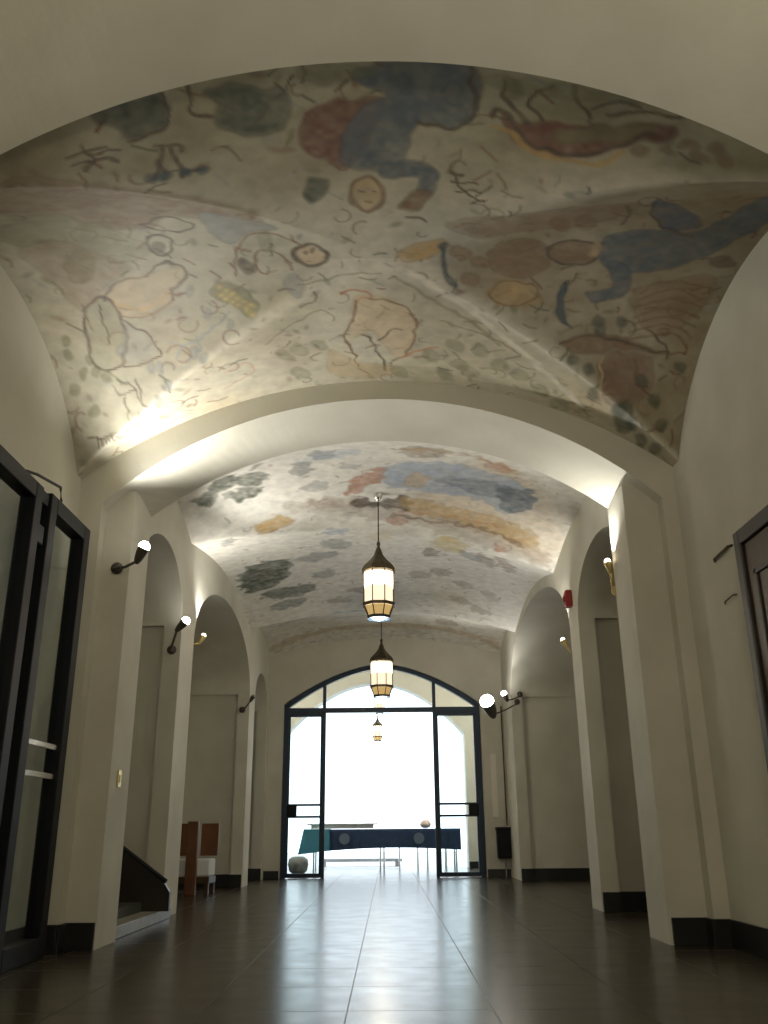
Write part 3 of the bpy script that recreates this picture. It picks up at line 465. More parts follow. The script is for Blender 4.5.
('G',1,'dg',0.03,0.6,[(1.494,5.61),(1.493,5.627),(1.485,5.642),(1.472,5.65),(1.458,5.655),(1.442,5.647),(1.43,5.632),(1.422,5.61),(1.423,5.593),(1.431,5.578),(1.442,5.564),(1.458,5.564),(1.474,5.573),(1.486,5.588)]),
('G',1,'dg',0.03,0.6,[(1.571,5.8),(1.574,5.833),(1.572,5.869),(1.564,5.899),(1.551,5.909),(1.536,5.906),(1.522,5.885),(1.511,5.852),(1.507,5.814),(1.509,5.777),(1.518,5.754),(1.531,5.743),(1.546,5.746),(1.56,5.767)]),
('G',1,'dg',0.03,0.6,[(1.769,5.872),(1.77,5.894),(1.769,5.931),(1.761,5.956),(1.749,5.972),(1.734,5.969),(1.719,5.947),(1.709,5.919),(1.704,5.881),(1.705,5.844),(1.718,5.836),(1.735,5.836),(1.749,5.839),(1.762,5.855)]),
('G',1,'dg',0.03,0.6,[(1.873,5.961),(1.879,5.999),(1.879,6.036),(1.872,6.066),(1.86,6.082),(1.845,6.079),(1.83,6.058),(1.82,6.03),(1.814,5.991),(1.815,5.954),(1.822,5.924),(1.835,5.914),(1.851,5.922),(1.863,5.933)]),
('G',1,'dg',0.03,0.6,[(2.007,5.79),(2.007,5.807),(2,5.823),(1.987,5.831),(1.971,5.831),(1.954,5.823),(1.943,5.812),(1.936,5.795),(1.936,5.778),(1.943,5.763),(1.955,5.754),(1.972,5.755),(1.986,5.757),(2,5.773)]),
('G',1,'dg',0.03,0.6,[(2.129,5.551),(2.131,5.572),(2.125,5.588),(2.113,5.596),(2.097,5.596),(2.081,5.588),(2.069,5.577),(2.06,5.555),(2.058,5.534),(2.064,5.518),(2.076,5.51),(2.09,5.505),(2.106,5.513),(2.119,5.529)]),
('G',1,'dg',0.03,0.6,[(1.873,5.662),(1.873,5.679),(1.866,5.694),(1.853,5.702),(1.837,5.702),(1.821,5.694),(1.81,5.684),(1.801,5.662),(1.802,5.645),(1.808,5.629),(1.821,5.621),(1.835,5.616),(1.851,5.624),(1.864,5.64)]),
('G',1,'dg',0.03,0.6,[(1.516,5.283),(1.517,5.304),(1.511,5.325),(1.499,5.332),(1.485,5.337),(1.468,5.324),(1.456,5.309),(1.449,5.288),(1.448,5.266),(1.453,5.246),(1.466,5.239),(1.479,5.234),(1.496,5.246),(1.508,5.262)]),
('G',1,'dg',0.03,0.6,[(2.073,5.94),(2.071,5.952),(2.063,5.962),(2.05,5.971),(2.035,5.976),(2.018,5.968),(2.006,5.957),(1.999,5.94),(2.001,5.928),(2.008,5.912),(2.021,5.904),(2.038,5.904),(2.054,5.912),(2.066,5.923)]),
('G',1,'dg',0.03,0.6,[(2.071,6.108),(2.078,6.147),(2.079,6.184),(2.072,6.214),(2.062,6.236),(2.047,6.233),(2.033,6.217),(2.021,6.183),(2.016,6.149),(2.014,6.106),(2.02,6.077),(2.032,6.06),(2.046,6.063),(2.06,6.08)]),
('G',1,'dg',0.03,0.6,[(1.968,6.114),(1.974,6.153),(1.975,6.196),(1.969,6.226),(1.957,6.242),(1.941,6.239),(1.927,6.222),(1.915,6.189),(1.909,6.15),(1.91,6.112),(1.917,6.083),(1.928,6.067),(1.943,6.07),(1.957,6.086)]),
('G',1,'dg',0.03,0.6,[(1.698,5.899),(1.783,5.831),(1.833,5.94),(1.851,6.13),(1.789,6.173)]),
('G',1,'br',0.03,0.5,[(0.625,4.894),(0.616,4.914),(0.596,4.927),(0.569,4.927),(0.54,4.913),(0.516,4.893),(0.501,4.867),(0.498,4.841),(0.507,4.821),(0.527,4.809),(0.554,4.809),(0.582,4.822),(0.606,4.842),(0.622,4.868)]),
('G',1,'br',0.03,0.5,[(0.671,4.716),(0.663,4.74),(0.644,4.753),(0.617,4.753),(0.589,4.74),(0.565,4.715),(0.55,4.689),(0.546,4.658),(0.555,4.639),(0.574,4.626),(0.6,4.627),(0.628,4.639),(0.651,4.659),(0.668,4.69)]),
('G',1,'br',0.03,0.5,[(1.092,4.306),(1.087,4.33),(1.07,4.342),(1.046,4.342),(1.018,4.33),(0.994,4.305),(0.976,4.275),(0.969,4.24),(0.974,4.217),(0.99,4.2),(1.013,4.2),(1.041,4.217),(1.066,4.241),(1.084,4.271)]),
('G',1,'br',0.03,0.5,[(1.227,4.262),(1.223,4.286),(1.208,4.303),(1.183,4.302),(1.156,4.29),(1.129,4.261),(1.111,4.231),(1.104,4.201),(1.107,4.173),(1.122,4.156),(1.146,4.156),(1.173,4.168),(1.199,4.197),(1.218,4.227)]),
('G',1,'br',0.03,0.5,[(0.537,4.62),(0.528,4.639),(0.509,4.652),(0.483,4.651),(0.456,4.638),(0.433,4.619),(0.418,4.588),(0.415,4.557),(0.424,4.533),(0.443,4.521),(0.468,4.521),(0.496,4.539),(0.518,4.559),(0.534,4.589)]),
('G',2,'oc',0.2,0.3,[(0.239,8.621),(0.529,7.837),(1.05,7.434),(1.675,8.319),(1.933,9.227),(1.866,9.771),(1.596,9.703),(1.049,9.3),(0.483,8.988)]),
('G',2,'br',0.1,0.3,[(-0.87,8.485),(0.243,8.803),(1.254,9.163),(1.845,9.635),(1.794,9.894),(1.076,9.601),(0.383,9.219),(-0.888,8.686)]),
('G',2,'gy',0.15,0.22,[(-2.081,8.027),(-1.863,8.399),(-1.349,9.048),(-0.595,9.024),(-0.265,8.803),(-0.877,8.565),(-1.535,8.2)]),
('G',2,'dg',0.05,0.8,[(-1.401,7.767),(-1.416,7.843),(-1.458,7.921),(-1.52,7.982),(-1.587,8.008),(-1.649,8.012),(-1.691,7.977),(-1.707,7.926),(-1.691,7.854),(-1.648,7.782),(-1.585,7.715),(-1.517,7.674),(-1.456,7.665),(-1.415,7.7)]),
('G',2,'dg',0.05,0.65,[(-1.129,7.84),(-1.148,7.904),(-1.196,7.963),(-1.262,7.993),(-1.335,8.003),(-1.398,7.981),(-1.44,7.939),(-1.452,7.883),(-1.431,7.819),(-1.382,7.766),(-1.317,7.731),(-1.245,7.715),(-1.183,7.737),(-1.141,7.779)]),
('G',2,'dg',0.05,0.7,[(-1.224,8.131),(-1.244,8.185),(-1.293,8.228),(-1.364,8.253),(-1.442,8.252),(-1.511,8.231),(-1.556,8.188),(-1.57,8.137),(-1.55,8.089),(-1.5,8.046),(-1.43,8.022),(-1.353,8.017),(-1.286,8.038),(-1.239,8.075)]),
('G',2,'dg',0.05,0.7,[(-1.629,8.069),(-1.638,8.11),(-1.669,8.153),(-1.714,8.184),(-1.765,8.201),(-1.81,8.193),(-1.843,8.176),(-1.855,8.137),(-1.846,8.102),(-1.815,8.059),(-1.77,8.028),(-1.72,8.011),(-1.673,8.008),(-1.641,8.031)]),
('G',2,'gy',0.05,0.7,[(-0.676,7.683),(-0.686,7.769),(-0.714,7.844),(-0.753,7.889),(-0.796,7.902),(-0.834,7.879),(-0.859,7.824),(-0.867,7.749),(-0.854,7.663),(-0.825,7.584),(-0.787,7.534),(-0.745,7.515),(-0.709,7.544),(-0.684,7.604)]),
('G',2,'gy',0.05,0.5,[(-0.556,8.186),(-0.57,8.232),(-0.61,8.277),(-0.667,8.298),(-0.729,8.295),(-0.784,8.271),(-0.821,8.234),(-0.832,8.183),(-0.816,8.137),(-0.776,8.097),(-0.721,8.076),(-0.66,8.074),(-0.605,8.092),(-0.568,8.135)]),
('G',2,'gy',0.05,0.6,[(-0.46,7.395),(-0.474,7.449),(-0.507,7.486),(-0.552,7.499),(-0.6,7.493),(-0.642,7.458),(-0.668,7.405),(-0.673,7.346),(-0.658,7.292),(-0.625,7.255),(-0.581,7.242),(-0.535,7.253),(-0.494,7.288),(-0.467,7.336)]),
('G',2,'dk',0.04,0.5,[(-1.126,7.456),(-1.133,7.491),(-1.153,7.528),(-1.179,7.56),(-1.209,7.585),(-1.236,7.593),(-1.254,7.588),(-1.26,7.57),(-1.253,7.539),(-1.234,7.508),(-1.207,7.471),(-1.177,7.446),(-1.15,7.433),(-1.132,7.438)]),
('G',2,'gy',0.03,0.4,[(-0.243,7.75),(-0.253,7.787),(-0.278,7.812),(-0.313,7.824),(-0.351,7.819),(-0.384,7.8),(-0.407,7.77),(-0.413,7.733),(-0.403,7.696),(-0.378,7.671),(-0.344,7.659),(-0.306,7.665),(-0.273,7.683),(-0.251,7.713)]),
('G',2,'rd',0.05,0.6,[(-0.397,8.427),(-0.343,8.106),(-0.221,7.972),(-0.064,7.817),(-0.007,7.873),(-0.047,8.134),(-0.189,8.269),(-0.295,8.444)]),
('G',2,'pb',0.08,0.6,[(-0.007,7.873),(0.145,7.702),(0.516,7.6),(0.901,7.746),(1.208,7.938),(1.457,8.186),(1.499,8.604),(1.263,8.778),(0.979,8.547),(0.564,8.464),(0.255,8.383),(0.032,8.235)]),
('G',2,'sk',0.05,0.6,[(0.446,8.12),(0.438,8.201),(0.408,8.264),(0.361,8.301),(0.307,8.306),(0.258,8.274),(0.223,8.211),(0.21,8.135),(0.22,8.054),(0.251,7.992),(0.297,7.95),(0.348,7.95),(0.396,7.982),(0.431,8.044)]),
('G',2,'br',0.06,0.5,[(0.552,7.313),(0.536,7.384),(0.484,7.442),(0.404,7.47),(0.314,7.468),(0.233,7.431),(0.177,7.371),(0.157,7.299),(0.177,7.233),(0.23,7.181),(0.308,7.158),(0.394,7.16),(0.473,7.191),(0.53,7.246)]),
('L',2,'oc',0.06,0.5,[(0.139,7.274),(0.586,7.272),(0.964,7.471),(1.273,7.722)]),
('G',2,'bl',0.06,0.6,[(1.149,8.244),(1.43,8.141),(1.515,8.44),(1.414,8.734),(1.251,8.681)]),
('G',2,'rd',0.05,0.4,[(1.209,7.737),(1.196,7.778),(1.158,7.783),(1.104,7.761),(1.044,7.71),(0.99,7.641),(0.953,7.561),(0.941,7.5),(0.954,7.459),(0.991,7.449),(1.043,7.476),(1.103,7.532),(1.157,7.601),(1.195,7.675)]),
('G',2,'pb',0.08,0.3,[(-0.777,7.48),(-0.486,7.229),(-0.219,7.268),(-0.41,7.497)]),
('G',2,'bl',0.06,0.4,[(0.541,8.054),(1.13,8.087),(1.374,8.438),(0.866,8.421)]),
('G',2,'br',0.08,0.35,[(-0.767,8.473),(-0.288,8.534),(-0.294,8.711),(-0.719,8.656)]),
('G',2,'dk',0.03,0.7,[(-0.288,8.534),(-0.052,8.628),(0.238,8.55),(0.244,8.875),(-0.011,8.745),(-0.295,8.751)]),
('G',2,'oc',0.06,0.6,[(0.239,8.575),(0.683,8.743),(1.228,8.932),(1.654,9.239),(1.623,9.484),(1.04,9.207),(0.483,8.988),(0.244,8.875)]),
('L',2,'br',0.06,0.6,[(0.106,8.955),(0.598,9.122),(1.152,9.231),(1.513,9.49)]),
('L',2,'rd',0.04,0.4,[(0.159,8.889),(0.698,8.972),(1.249,9.117)]),
('G',2,'oc',0.06,0.7,[(-1.377,8.79),(-1.281,8.685),(-1.075,8.693),(-0.986,8.848),(-1.174,8.926),(-1.315,8.957)]),
('G',2,'gy',0.05,0.6,[(-1.593,8.89),(-1.606,8.962),(-1.636,9.052),(-1.678,9.15),(-1.724,9.23),(-1.764,9.274),(-1.79,9.282),(-1.797,9.247),(-1.783,9.175),(-1.751,9.078),(-1.709,8.986),(-1.664,8.906),(-1.626,8.862),(-1.6,8.855)]),
('G',2,'dg',0.06,0.75,[(-1.869,10.964),(-1.68,10.54),(-1.362,10.454),(-1.198,10.649),(-1.283,11.215),(-1.54,11.613),(-1.879,11.55)]),
('G',2,'dk',0.05,0.3,[(-1.44,10.972),(-1.461,11.068),(-1.508,11.146),(-1.572,11.188),(-1.64,11.187),(-1.698,11.147),(-1.735,11.08),(-1.742,10.986),(-1.72,10.897),(-1.672,10.819),(-1.609,10.777),(-1.543,10.773),(-1.485,10.807),(-1.449,10.879)]),
('G',2,'dg',0.05,0.6,[(-1.693,11.76),(-1.303,11.668),(-0.956,11.746),(-1.034,12.039),(-1.415,12.083),(-1.618,12.04)]),
('G',2,'gy',0.05,0.7,[(-1.618,12.27),(-1.215,12.193),(-1.208,12.434),(-1.555,12.467)]),
('G',2,'gy',0.06,0.6,[(-0.602,10.471),(-0.631,10.569),(-0.71,10.663),(-0.823,10.728),(-0.947,10.75),(-1.056,10.73),(-1.129,10.671),(-1.151,10.592),(-1.119,10.504),(-1.039,10.422),(-0.929,10.363),(-0.808,10.335),(-0.701,10.344),(-0.628,10.392)]),
('G',2,'gy',0.06,0.6,[(-0.43,9.977),(-0.452,10.092),(-0.502,10.183),(-0.572,10.22),(-0.646,10.198),(-0.709,10.126),(-0.747,10.012),(-0.755,9.886),(-0.73,9.771),(-0.679,9.686),(-0.613,9.655),(-0.542,9.672),(-0.481,9.737),(-0.441,9.851)]),
('G',2,'gy',0.05,0.6,[(-0.649,11.378),(-0.667,11.448),(-0.713,11.513),(-0.779,11.546),(-0.85,11.543),(-0.913,11.507),(-0.955,11.445),(-0.967,11.37),(-0.947,11.294),(-0.901,11.241),(-0.837,11.207),(-0.767,11.205),(-0.705,11.241),(-0.663,11.297)]),
('G',2,'pb',0.05,0.5,[(-0.434,9.288),(-0.448,9.354),(-0.482,9.408),(-0.528,9.432),(-0.578,9.421),(-0.619,9.374),(-0.646,9.309),(-0.652,9.231),(-0.637,9.165),(-0.605,9.139),(-0.561,9.143),(-0.513,9.154),(-0.471,9.179),(-0.442,9.21)]),
('G',2,'ye',0.06,0.6,[(0.952,9.794),(0.943,9.995),(0.892,10.146),(0.809,10.207),(0.712,10.167),(0.623,10.037),(0.561,9.85),(0.538,9.652),(0.558,9.513),(0.617,9.475),(0.699,9.475),(0.789,9.504),(0.87,9.56),(0.925,9.635)]),
('G',2,'br',0.05,0.6,[(0.638,10.283),(0.636,10.422),(0.615,10.536),(0.579,10.607),(0.535,10.624),(0.493,10.58),(0.462,10.488),(0.448,10.367),(0.452,10.229),(0.474,10.115),(0.508,10.033),(0.55,10.016),(0.59,10.054),(0.621,10.151)]),
('G',2,'rd',0.03,0.4,[(0.225,9.12),(0.212,9.146),(0.18,9.153),(0.136,9.147),(0.088,9.121),(0.046,9.088),(0.019,9.049),(0.011,9.016),(0.025,8.99),(0.056,8.982),(0.1,8.995),(0.147,9.015),(0.189,9.048),(0.217,9.087)]),
('G',2,'ye',0.06,0.3,[(0.076,9.506),(0.063,9.608),(0.025,9.697),(-0.031,9.75),(-0.093,9.755),(-0.148,9.713),(-0.185,9.634),(-0.196,9.533),(-0.181,9.431),(-0.142,9.354),(-0.088,9.318),(-0.029,9.323),(0.025,9.349),(0.062,9.41)]),
('G',2,'br',0.06,0.5,[(1.633,10.849),(1.616,10.913),(1.569,10.886),(1.503,10.779),(1.429,10.6),(1.364,10.381),(1.318,10.17),(1.302,10.015),(1.316,9.94),(1.359,9.961),(1.423,10.078),(1.496,10.267),(1.565,10.492),(1.614,10.698)]),
('G',2,'br',0.06,0.5,[(1.374,10.709),(1.358,10.78),(1.313,10.771),(1.249,10.688),(1.178,10.54),(1.116,10.351),(1.075,10.169),(1.06,10.02),(1.075,9.944),(1.117,9.947),(1.178,10.035),(1.247,10.188),(1.311,10.377),(1.357,10.564)]),
('G',2,'bl',0.06,0.4,[(1.178,10.54),(1.163,10.599),(1.12,10.59),(1.057,10.515),(0.989,10.397),(0.929,10.25),(0.888,10.104),(0.874,9.991),(0.889,9.938),(0.93,9.946),(0.989,10.021),(1.056,10.139),(1.117,10.286),(1.161,10.431)]),
('G',2,'rd',0.05,0.5,[(1.391,9.69),(1.378,9.71),(1.351,9.715),(1.314,9.699),(1.276,9.67),(1.242,9.628),(1.222,9.587),(1.218,9.553),(1.23,9.528),(1.257,9.529),(1.294,9.544),(1.332,9.573),(1.365,9.615),(1.386,9.656)]),
('L',2,'pb',0.05,0.6,[(-1.7,13.951),(-1.154,13.172),(-0.616,13.011),(-0.015,13.083)]),
('L',2,'pb',0.04,0.5,[(-0.909,14.095),(-0.257,13.903),(0.145,14.031)]),
('G',2,'br',0.05,0.35,[(1.231,12.572),(1.213,12.611),(1.168,12.629),(1.104,12.625),(1.033,12.589),(0.971,12.534),(0.929,12.467),(0.916,12.408),(0.934,12.369),(0.979,12.351),(1.042,12.361),(1.112,12.397),(1.174,12.452),(1.216,12.513)]),
('G',2,'br',0.05,0.35,[(1.543,12.864),(1.525,12.903),(1.478,12.913),(1.413,12.895),(1.344,12.856),(1.282,12.793),(1.241,12.725),(1.229,12.665),(1.248,12.633),(1.294,12.622),(1.358,12.646),(1.428,12.69),(1.489,12.747),(1.53,12.81)]),
('G',2,'br',0.05,0.35,[(1.148,14.358),(1.131,14.427),(1.081,14.47),(1.008,14.479),(0.928,14.456),(0.855,14.396),(0.805,14.306),(0.786,14.205),(0.803,14.107),(0.851,14.041),(0.922,14.032),(1.002,14.078),(1.076,14.167),(1.128,14.263)]),
('G',2,'br',0.05,0.35,[(1.625,12.335),(1.606,12.367),(1.56,12.364),(1.498,12.327),(1.431,12.264),(1.372,12.183),(1.334,12.097),(1.323,12.032),(1.341,11.995),(1.386,12.003),(1.448,12.045),(1.515,12.114),(1.574,12.195),(1.613,12.27)]),
('G',2,'br',0.05,0.35,[(1.248,11.951),(1.233,12.001),(1.19,12.019),(1.128,12.009),(1.06,11.968),(0.999,11.908),(0.958,11.836),(0.945,11.772),(0.961,11.722),(1.003,11.705),(1.064,11.72),(1.131,11.761),(1.192,11.821),(1.234,11.893)]),
('G',2,'br',0.05,0.35,[(0.614,11.591),(0.6,11.647),(0.559,11.69),(0.499,11.702),(0.432,11.688),(0.372,11.649),(0.33,11.592),(0.316,11.528),(0.331,11.478),(0.372,11.435),(0.431,11.423),(0.497,11.437),(0.557,11.476),(0.598,11.533)]),
('G',2,'br',0.05,0.35,[(0.872,11.441),(0.858,11.497),(0.817,11.527),(0.757,11.526),(0.691,11.498),(0.632,11.44),(0.592,11.371),(0.578,11.301),(0.593,11.246),(0.634,11.216),(0.692,11.218),(0.757,11.25),(0.816,11.302),(0.857,11.372)]),
('G',2,'br',0.05,0.35,[(-0.507,12.504),(-0.523,12.556),(-0.567,12.597),(-0.631,12.619),(-0.702,12.615),(-0.765,12.586),(-0.808,12.542),(-0.823,12.49),(-0.806,12.438),(-0.762,12.403),(-0.698,12.381),(-0.629,12.384),(-0.566,12.408),(-0.522,12.446)]),
('G',2,'br',0.05,0.35,[(-0.21,12.199),(-0.227,12.251),(-0.271,12.284),(-0.334,12.298),(-0.404,12.281),(-0.465,12.243),(-0.507,12.192),(-0.52,12.135),(-0.503,12.089),(-0.458,12.055),(-0.396,12.041),(-0.328,12.059),(-0.266,12.09),(-0.224,12.141)]),
('L',2,'oc',0.2,0.4,[(-1.895,14.95),(-1.282,14.704),(-0.606,14.621),(-0.019,14.612),(0.737,14.644),(1.416,14.785),(1.853,14.972)]),
]
PLASTER1 = np.array((.60, .56, .44)); PLASTER2 = np.array((.80, .77, .69))

def in_poly(px, py, P):
    r = np.zeros(px.shape, bool); n = len(P)
    for i in range(n):
        x0, y0 = P[i]; x1, y1 = P[(i+1) % n]
        if y0 == y1: continue
        c = ((y0 > py) != (y1 > py)) & (px < (x1-x0)*(py-y0)/(y1-y0) + x0)
        r ^= c
    return r
def dist_line(px, py, P, closed=False):
    d = np.full(px.shape, 9.)
    Q = list(P) + ([P[0]] if closed else [])
    for (x0, y0), (x1, y1) in zip(Q[:-1], Q[1:]):
        dx, dy = x1-x0, y1-y0; L = dx*dx+dy*dy or 1e-9
        t = np.clip(((px-x0)*dx + (py-y0)*dy)/L, 0, 1)
        d = np.minimum(d, np.hypot(px-x0-t*dx, py-y0-t*dy))
    return d
def smooth_line(P, closed=False, k=4):
    if len(P) < 3: return P
    n = len(P); out = []
    rng = range(n) if closed else range(n-1)
    for i in rng:
        p0 = P[(i-1) % n] if (closed or i > 0) else P[i]; p1 = P[i]; p2 = P[(i+1) % n]
        p3 = P[(i+2) % n] if (closed or i+2 < n) else p2
        for j in range(k):
            t = j/k
            out.append(tuple(.5*((2*p1[q]) + (-p0[q]+p2[q])*t + (2*p0[q]-5*p1[q]+4*p2[q]-p3[q])*t*t + (-p0[q]+3*p1[q]-3*p2[q]+p3[q])*t**3) for q in (0, 1)))
    if not closed: out.append(P[-1])
    return out

def paint(xs, ys, base, bay, wobble=.004):
    X, Y = np.meshgrid(xs, ys, indexing='ij')
    r0 = np.random.RandomState(11)
    def vnoise(cell):
        gx = (xs-xs[0])/cell; gy = (ys-ys[0])/cell; g = r0.rand(int(gx[-1])+3, int(gy[-1])+3)
        ix, iy = gx.astype(int), gy.astype(int); fx = (gx-ix)[:, None]; fy = (gy-iy)[None, :]
        fx = fx*fx*(3-2*fx); fy = fy*fy*(3-2*fy); ix = ix[:, None]; iy = iy[None, :]
        return g[ix, iy]*(1-fx)*(1-fy) + g[ix+1, iy]*fx*(1-fy) + g[ix, iy+1]*(1-fx)*fy + g[ix+1, iy+1]*fx*fy
    amp = .035 if bay == 1 else .11
    WX = (vnoise(.07)-.5)*amp; WY = (vnoise(.07)-.5)*amp
    TEX = .52 + .30*vnoise(.09) + .32*vnoise(.035)
    C = np.tile(base, X.shape + (1,)).astype(float)
    rng = np.random.RandomState(5+bay)
    def blend(sl, a, col):
        C[sl] = C[sl]*(1-a[..., None]) + np.array(col)*a[..., None]
    def window(P, pad):
        x0 = np.searchsorted(xs, min(p[0] for p in P)-pad); x1 = np.searchsorted(xs, max(p[0] for p in P)+pad)
        y0 = np.searchsorted(ys, min(p[1] for p in P)-pad); y1 = np.searchsorted(ys, max(p[1] for p in P)+pad)
        return (slice(x0, x1), slice(y0, y1))
    # faint washes and a scatter of small leaves and sprigs over the whole surface
    n = 34 if bay == 1 else 10
    for i in range(n):
        cx, cy = rng.uniform(xs[0], xs[-1]), rng.uniform(ys[0], ys[-1]); r = rng.uniform(.12, .4)
        sl = window([(cx, cy)], r*2)
        if X[sl].size == 0: continue
        d = np.hypot(X[sl]-cx, (Y[sl]-cy)*rng.uniform(.7, 1.6))/r
        k = 1.0 + (.55 if bay == 1 and cx > .3 else 0)
        blend(sl, np.exp(-d*d)*.26*k, [PAINT['ol'], PAINT['oc'], PAINT['br'], PAINT['gy']][rng.randint(4)])
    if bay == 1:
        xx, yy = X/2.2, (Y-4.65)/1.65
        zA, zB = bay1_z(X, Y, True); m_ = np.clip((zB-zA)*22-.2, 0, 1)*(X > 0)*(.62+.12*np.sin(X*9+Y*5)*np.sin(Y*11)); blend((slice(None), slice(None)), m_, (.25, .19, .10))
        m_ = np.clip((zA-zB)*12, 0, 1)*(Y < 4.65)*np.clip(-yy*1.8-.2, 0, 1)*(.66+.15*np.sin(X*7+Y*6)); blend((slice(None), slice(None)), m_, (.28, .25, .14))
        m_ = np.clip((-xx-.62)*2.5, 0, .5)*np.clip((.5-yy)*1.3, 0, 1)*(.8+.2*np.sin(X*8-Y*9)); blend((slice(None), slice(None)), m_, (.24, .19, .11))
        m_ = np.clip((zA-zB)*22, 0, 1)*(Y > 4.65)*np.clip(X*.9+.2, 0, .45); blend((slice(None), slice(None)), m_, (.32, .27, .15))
        m_ = np.clip((zB-zA)*40-.2, 0, 1)*(X < 0)*.42; blend((slice(None), slice(None)), m_, (.33, .31, .22))  # left web greyed: its weaker lamp light painted into the plaster colour
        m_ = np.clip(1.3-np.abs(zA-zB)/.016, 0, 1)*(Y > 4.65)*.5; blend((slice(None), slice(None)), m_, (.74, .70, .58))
    n = 620 if bay == 1 else 230
    for i in range(n):
        cx, cy = rng.uniform(xs[0], xs[-1]), rng.uniform(ys[0], ys[-1]); a = rng.uniform(0, pi); L = rng.uniform(.02, .07)
        sl = window([(cx, cy)], .1)
        if X[sl].size == 0: continue
        col = [PAINT['ol'], PAINT['br'], PAINT['gy'], PAINT['dg'], PAINT['rb']][rng.randint(5)]
        if rng.rand() < .5:
            P = [(cx-L*cos(a), cy-L*sin(a)), (cx+L*.3*sin(a), cy+L*.3*cos(a)), (cx+L*cos(a), cy+L*sin(a))]
            d = dist_line(X[sl], Y[sl], P); blend(sl, np.clip(1.4-d/.009, 0, 1)*.7, col)
        else:
            u = (X[sl]-cx)*cos(a)+(Y[sl]-cy)*sin(a); v = -(X[sl]-cx)*sin(a)+(Y[sl]-cy)*cos(a)
            d = np.sqrt((u/(L*.6))**2+(v/(L*.3))**2); blend(sl, np.clip(1.6-d, 0, 1)*.42, col)
    # small curls and leaves on stalks
    for i in range(110 if bay == 1 else 40):
        cx, cy = rng.uniform(xs[0], xs[-1]), rng.uniform(ys[0], ys[-1]); r = rng.uniform(.03, .10); a0 = rng.uniform(0, 6.28); sp = rng.uniform(2, 5)
        P = [(cx+r*(1-.5*k/9)*cos(a0+sp*k/9), cy+r*(1-.5*k/9)*sin(a0+sp*k/9)) for k in range(10)]
        sl = window(P, .05)
        if X[sl].size == 0: continue
        blend(sl, np.clip(1.5-dist_line(X[sl], Y[sl], P)/.008, 0, 1)*.6*TEX[sl].clip(0, 1), [PAINT['dk'], PAINT['br'], PAINT['ol'], PAINT['rb']][rng.randint(4)])
    for kind, b, c, w, a, P in FRESCO:
        if b != bay: continue
        a = min(1, a*1.4)
        closed = kind == 'G'
        Q = smooth_line(P, closed); sl = window(Q, .15)
        px = X[sl]; py = Y[sl]
        if px.size == 0: continue
        wx = px + WX[sl]; wy = py + WY[sl]
        d = dist_line(wx, wy, Q, closed)
        tex = np.clip(TEX[sl], 0, 1)
        if closed:
            s = np.where(in_poly(wx, wy, Q), d, -d)
            al = np.clip(.5 + s/w, 0, 1)*a*tex
            edge = np.clip(1 - np.abs(d)/.02, 0, 1)*a*.35
            blend(sl, al, PAINT[c]); blend(sl, edge, tuple(v*.5 for v in PAINT[c]))
        else:
            blend(sl, np.clip(1.0 + .5 - d/(w*.5), 0, 1)*a*tex, PAINT[c])
    return C

def vault(name, zf, xs, ys, base, bay, z_lo=None):
    C = paint(xs, ys, base, bay)
    X, Y = np.meshgrid(xs, ys, indexing='ij'); Z = zf(X, Y)
    nx, ny = X.shape
    co = np.stack([X, Y, Z], -1).reshape(-1, 3)
    i = np.arange(nx*ny).reshape(nx, ny)
    f = np.stack([i[:-1, :-1], i[:-1, 1:], i[1:, 1:], i[1:, :-1]], -1).reshape(-1, 4)   # normals point down
    me = bpy.data.meshes.new(name)
    me.vertices.add(len(co)); me.vertices.foreach_set('co', co.ravel())
    me.loops.add(f.size); me.loops.foreach_set('vertex_index', f.ravel())
    me.polygons.add(len(f)); me.polygons.foreach_set('loop_start', np.arange(len(f))*4)
    me.polygons.foreach_set('use_smooth', np.ones(len(f), bool))
    me.update(calc_edges=True)
    at = me.color_attributes.new('fresco', 'FLOAT_COLOR', 'POINT')
    at.data.foreach_set('color', np.concatenate([C.reshape(-1, 3), np.ones((nx*ny, 1))], 1).astype(np.float32).ravel())
    return struct(link(name, me, M['fresco']))

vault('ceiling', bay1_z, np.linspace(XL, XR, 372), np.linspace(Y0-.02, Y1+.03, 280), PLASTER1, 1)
vault('ceiling', bay2_z, np.linspace(HL-.01, HR+.01, 250), np.linspace(Y2-.05, YE+.01, 520), PLASTER2, 2)

# ------------------------------------------------------------------ shell
struct(MB().box(-4.6, 4.6, -1.8, 19.3, -.1, 0).build('floor', M['floor']))
struct(MB().box(-4.6, 4.6, -1.8, 19.3, 4.6, 4.75).build('ceiling', M['plaster']))  # unseen slab over the vaults, added to keep sky light out
struct(MB().box(-4.8, -4.6, -1.8, 19.3, -.1, 4.75).build('wall_lightblock_left', M['plaster']))  # unseen outer side, added to stop sky light leaking in
struct(MB().box(4.6, 4.8, -1.8, 19.3, -.1, 4.75).build('wall_lightblock_right', M['plaster']))  # matching unseen light-blocking side, added on the right
struct(MB().box(-4.6, 4.6, -1.8, -1.6, 0, 4.6).build('wall_back', M['plaster']))

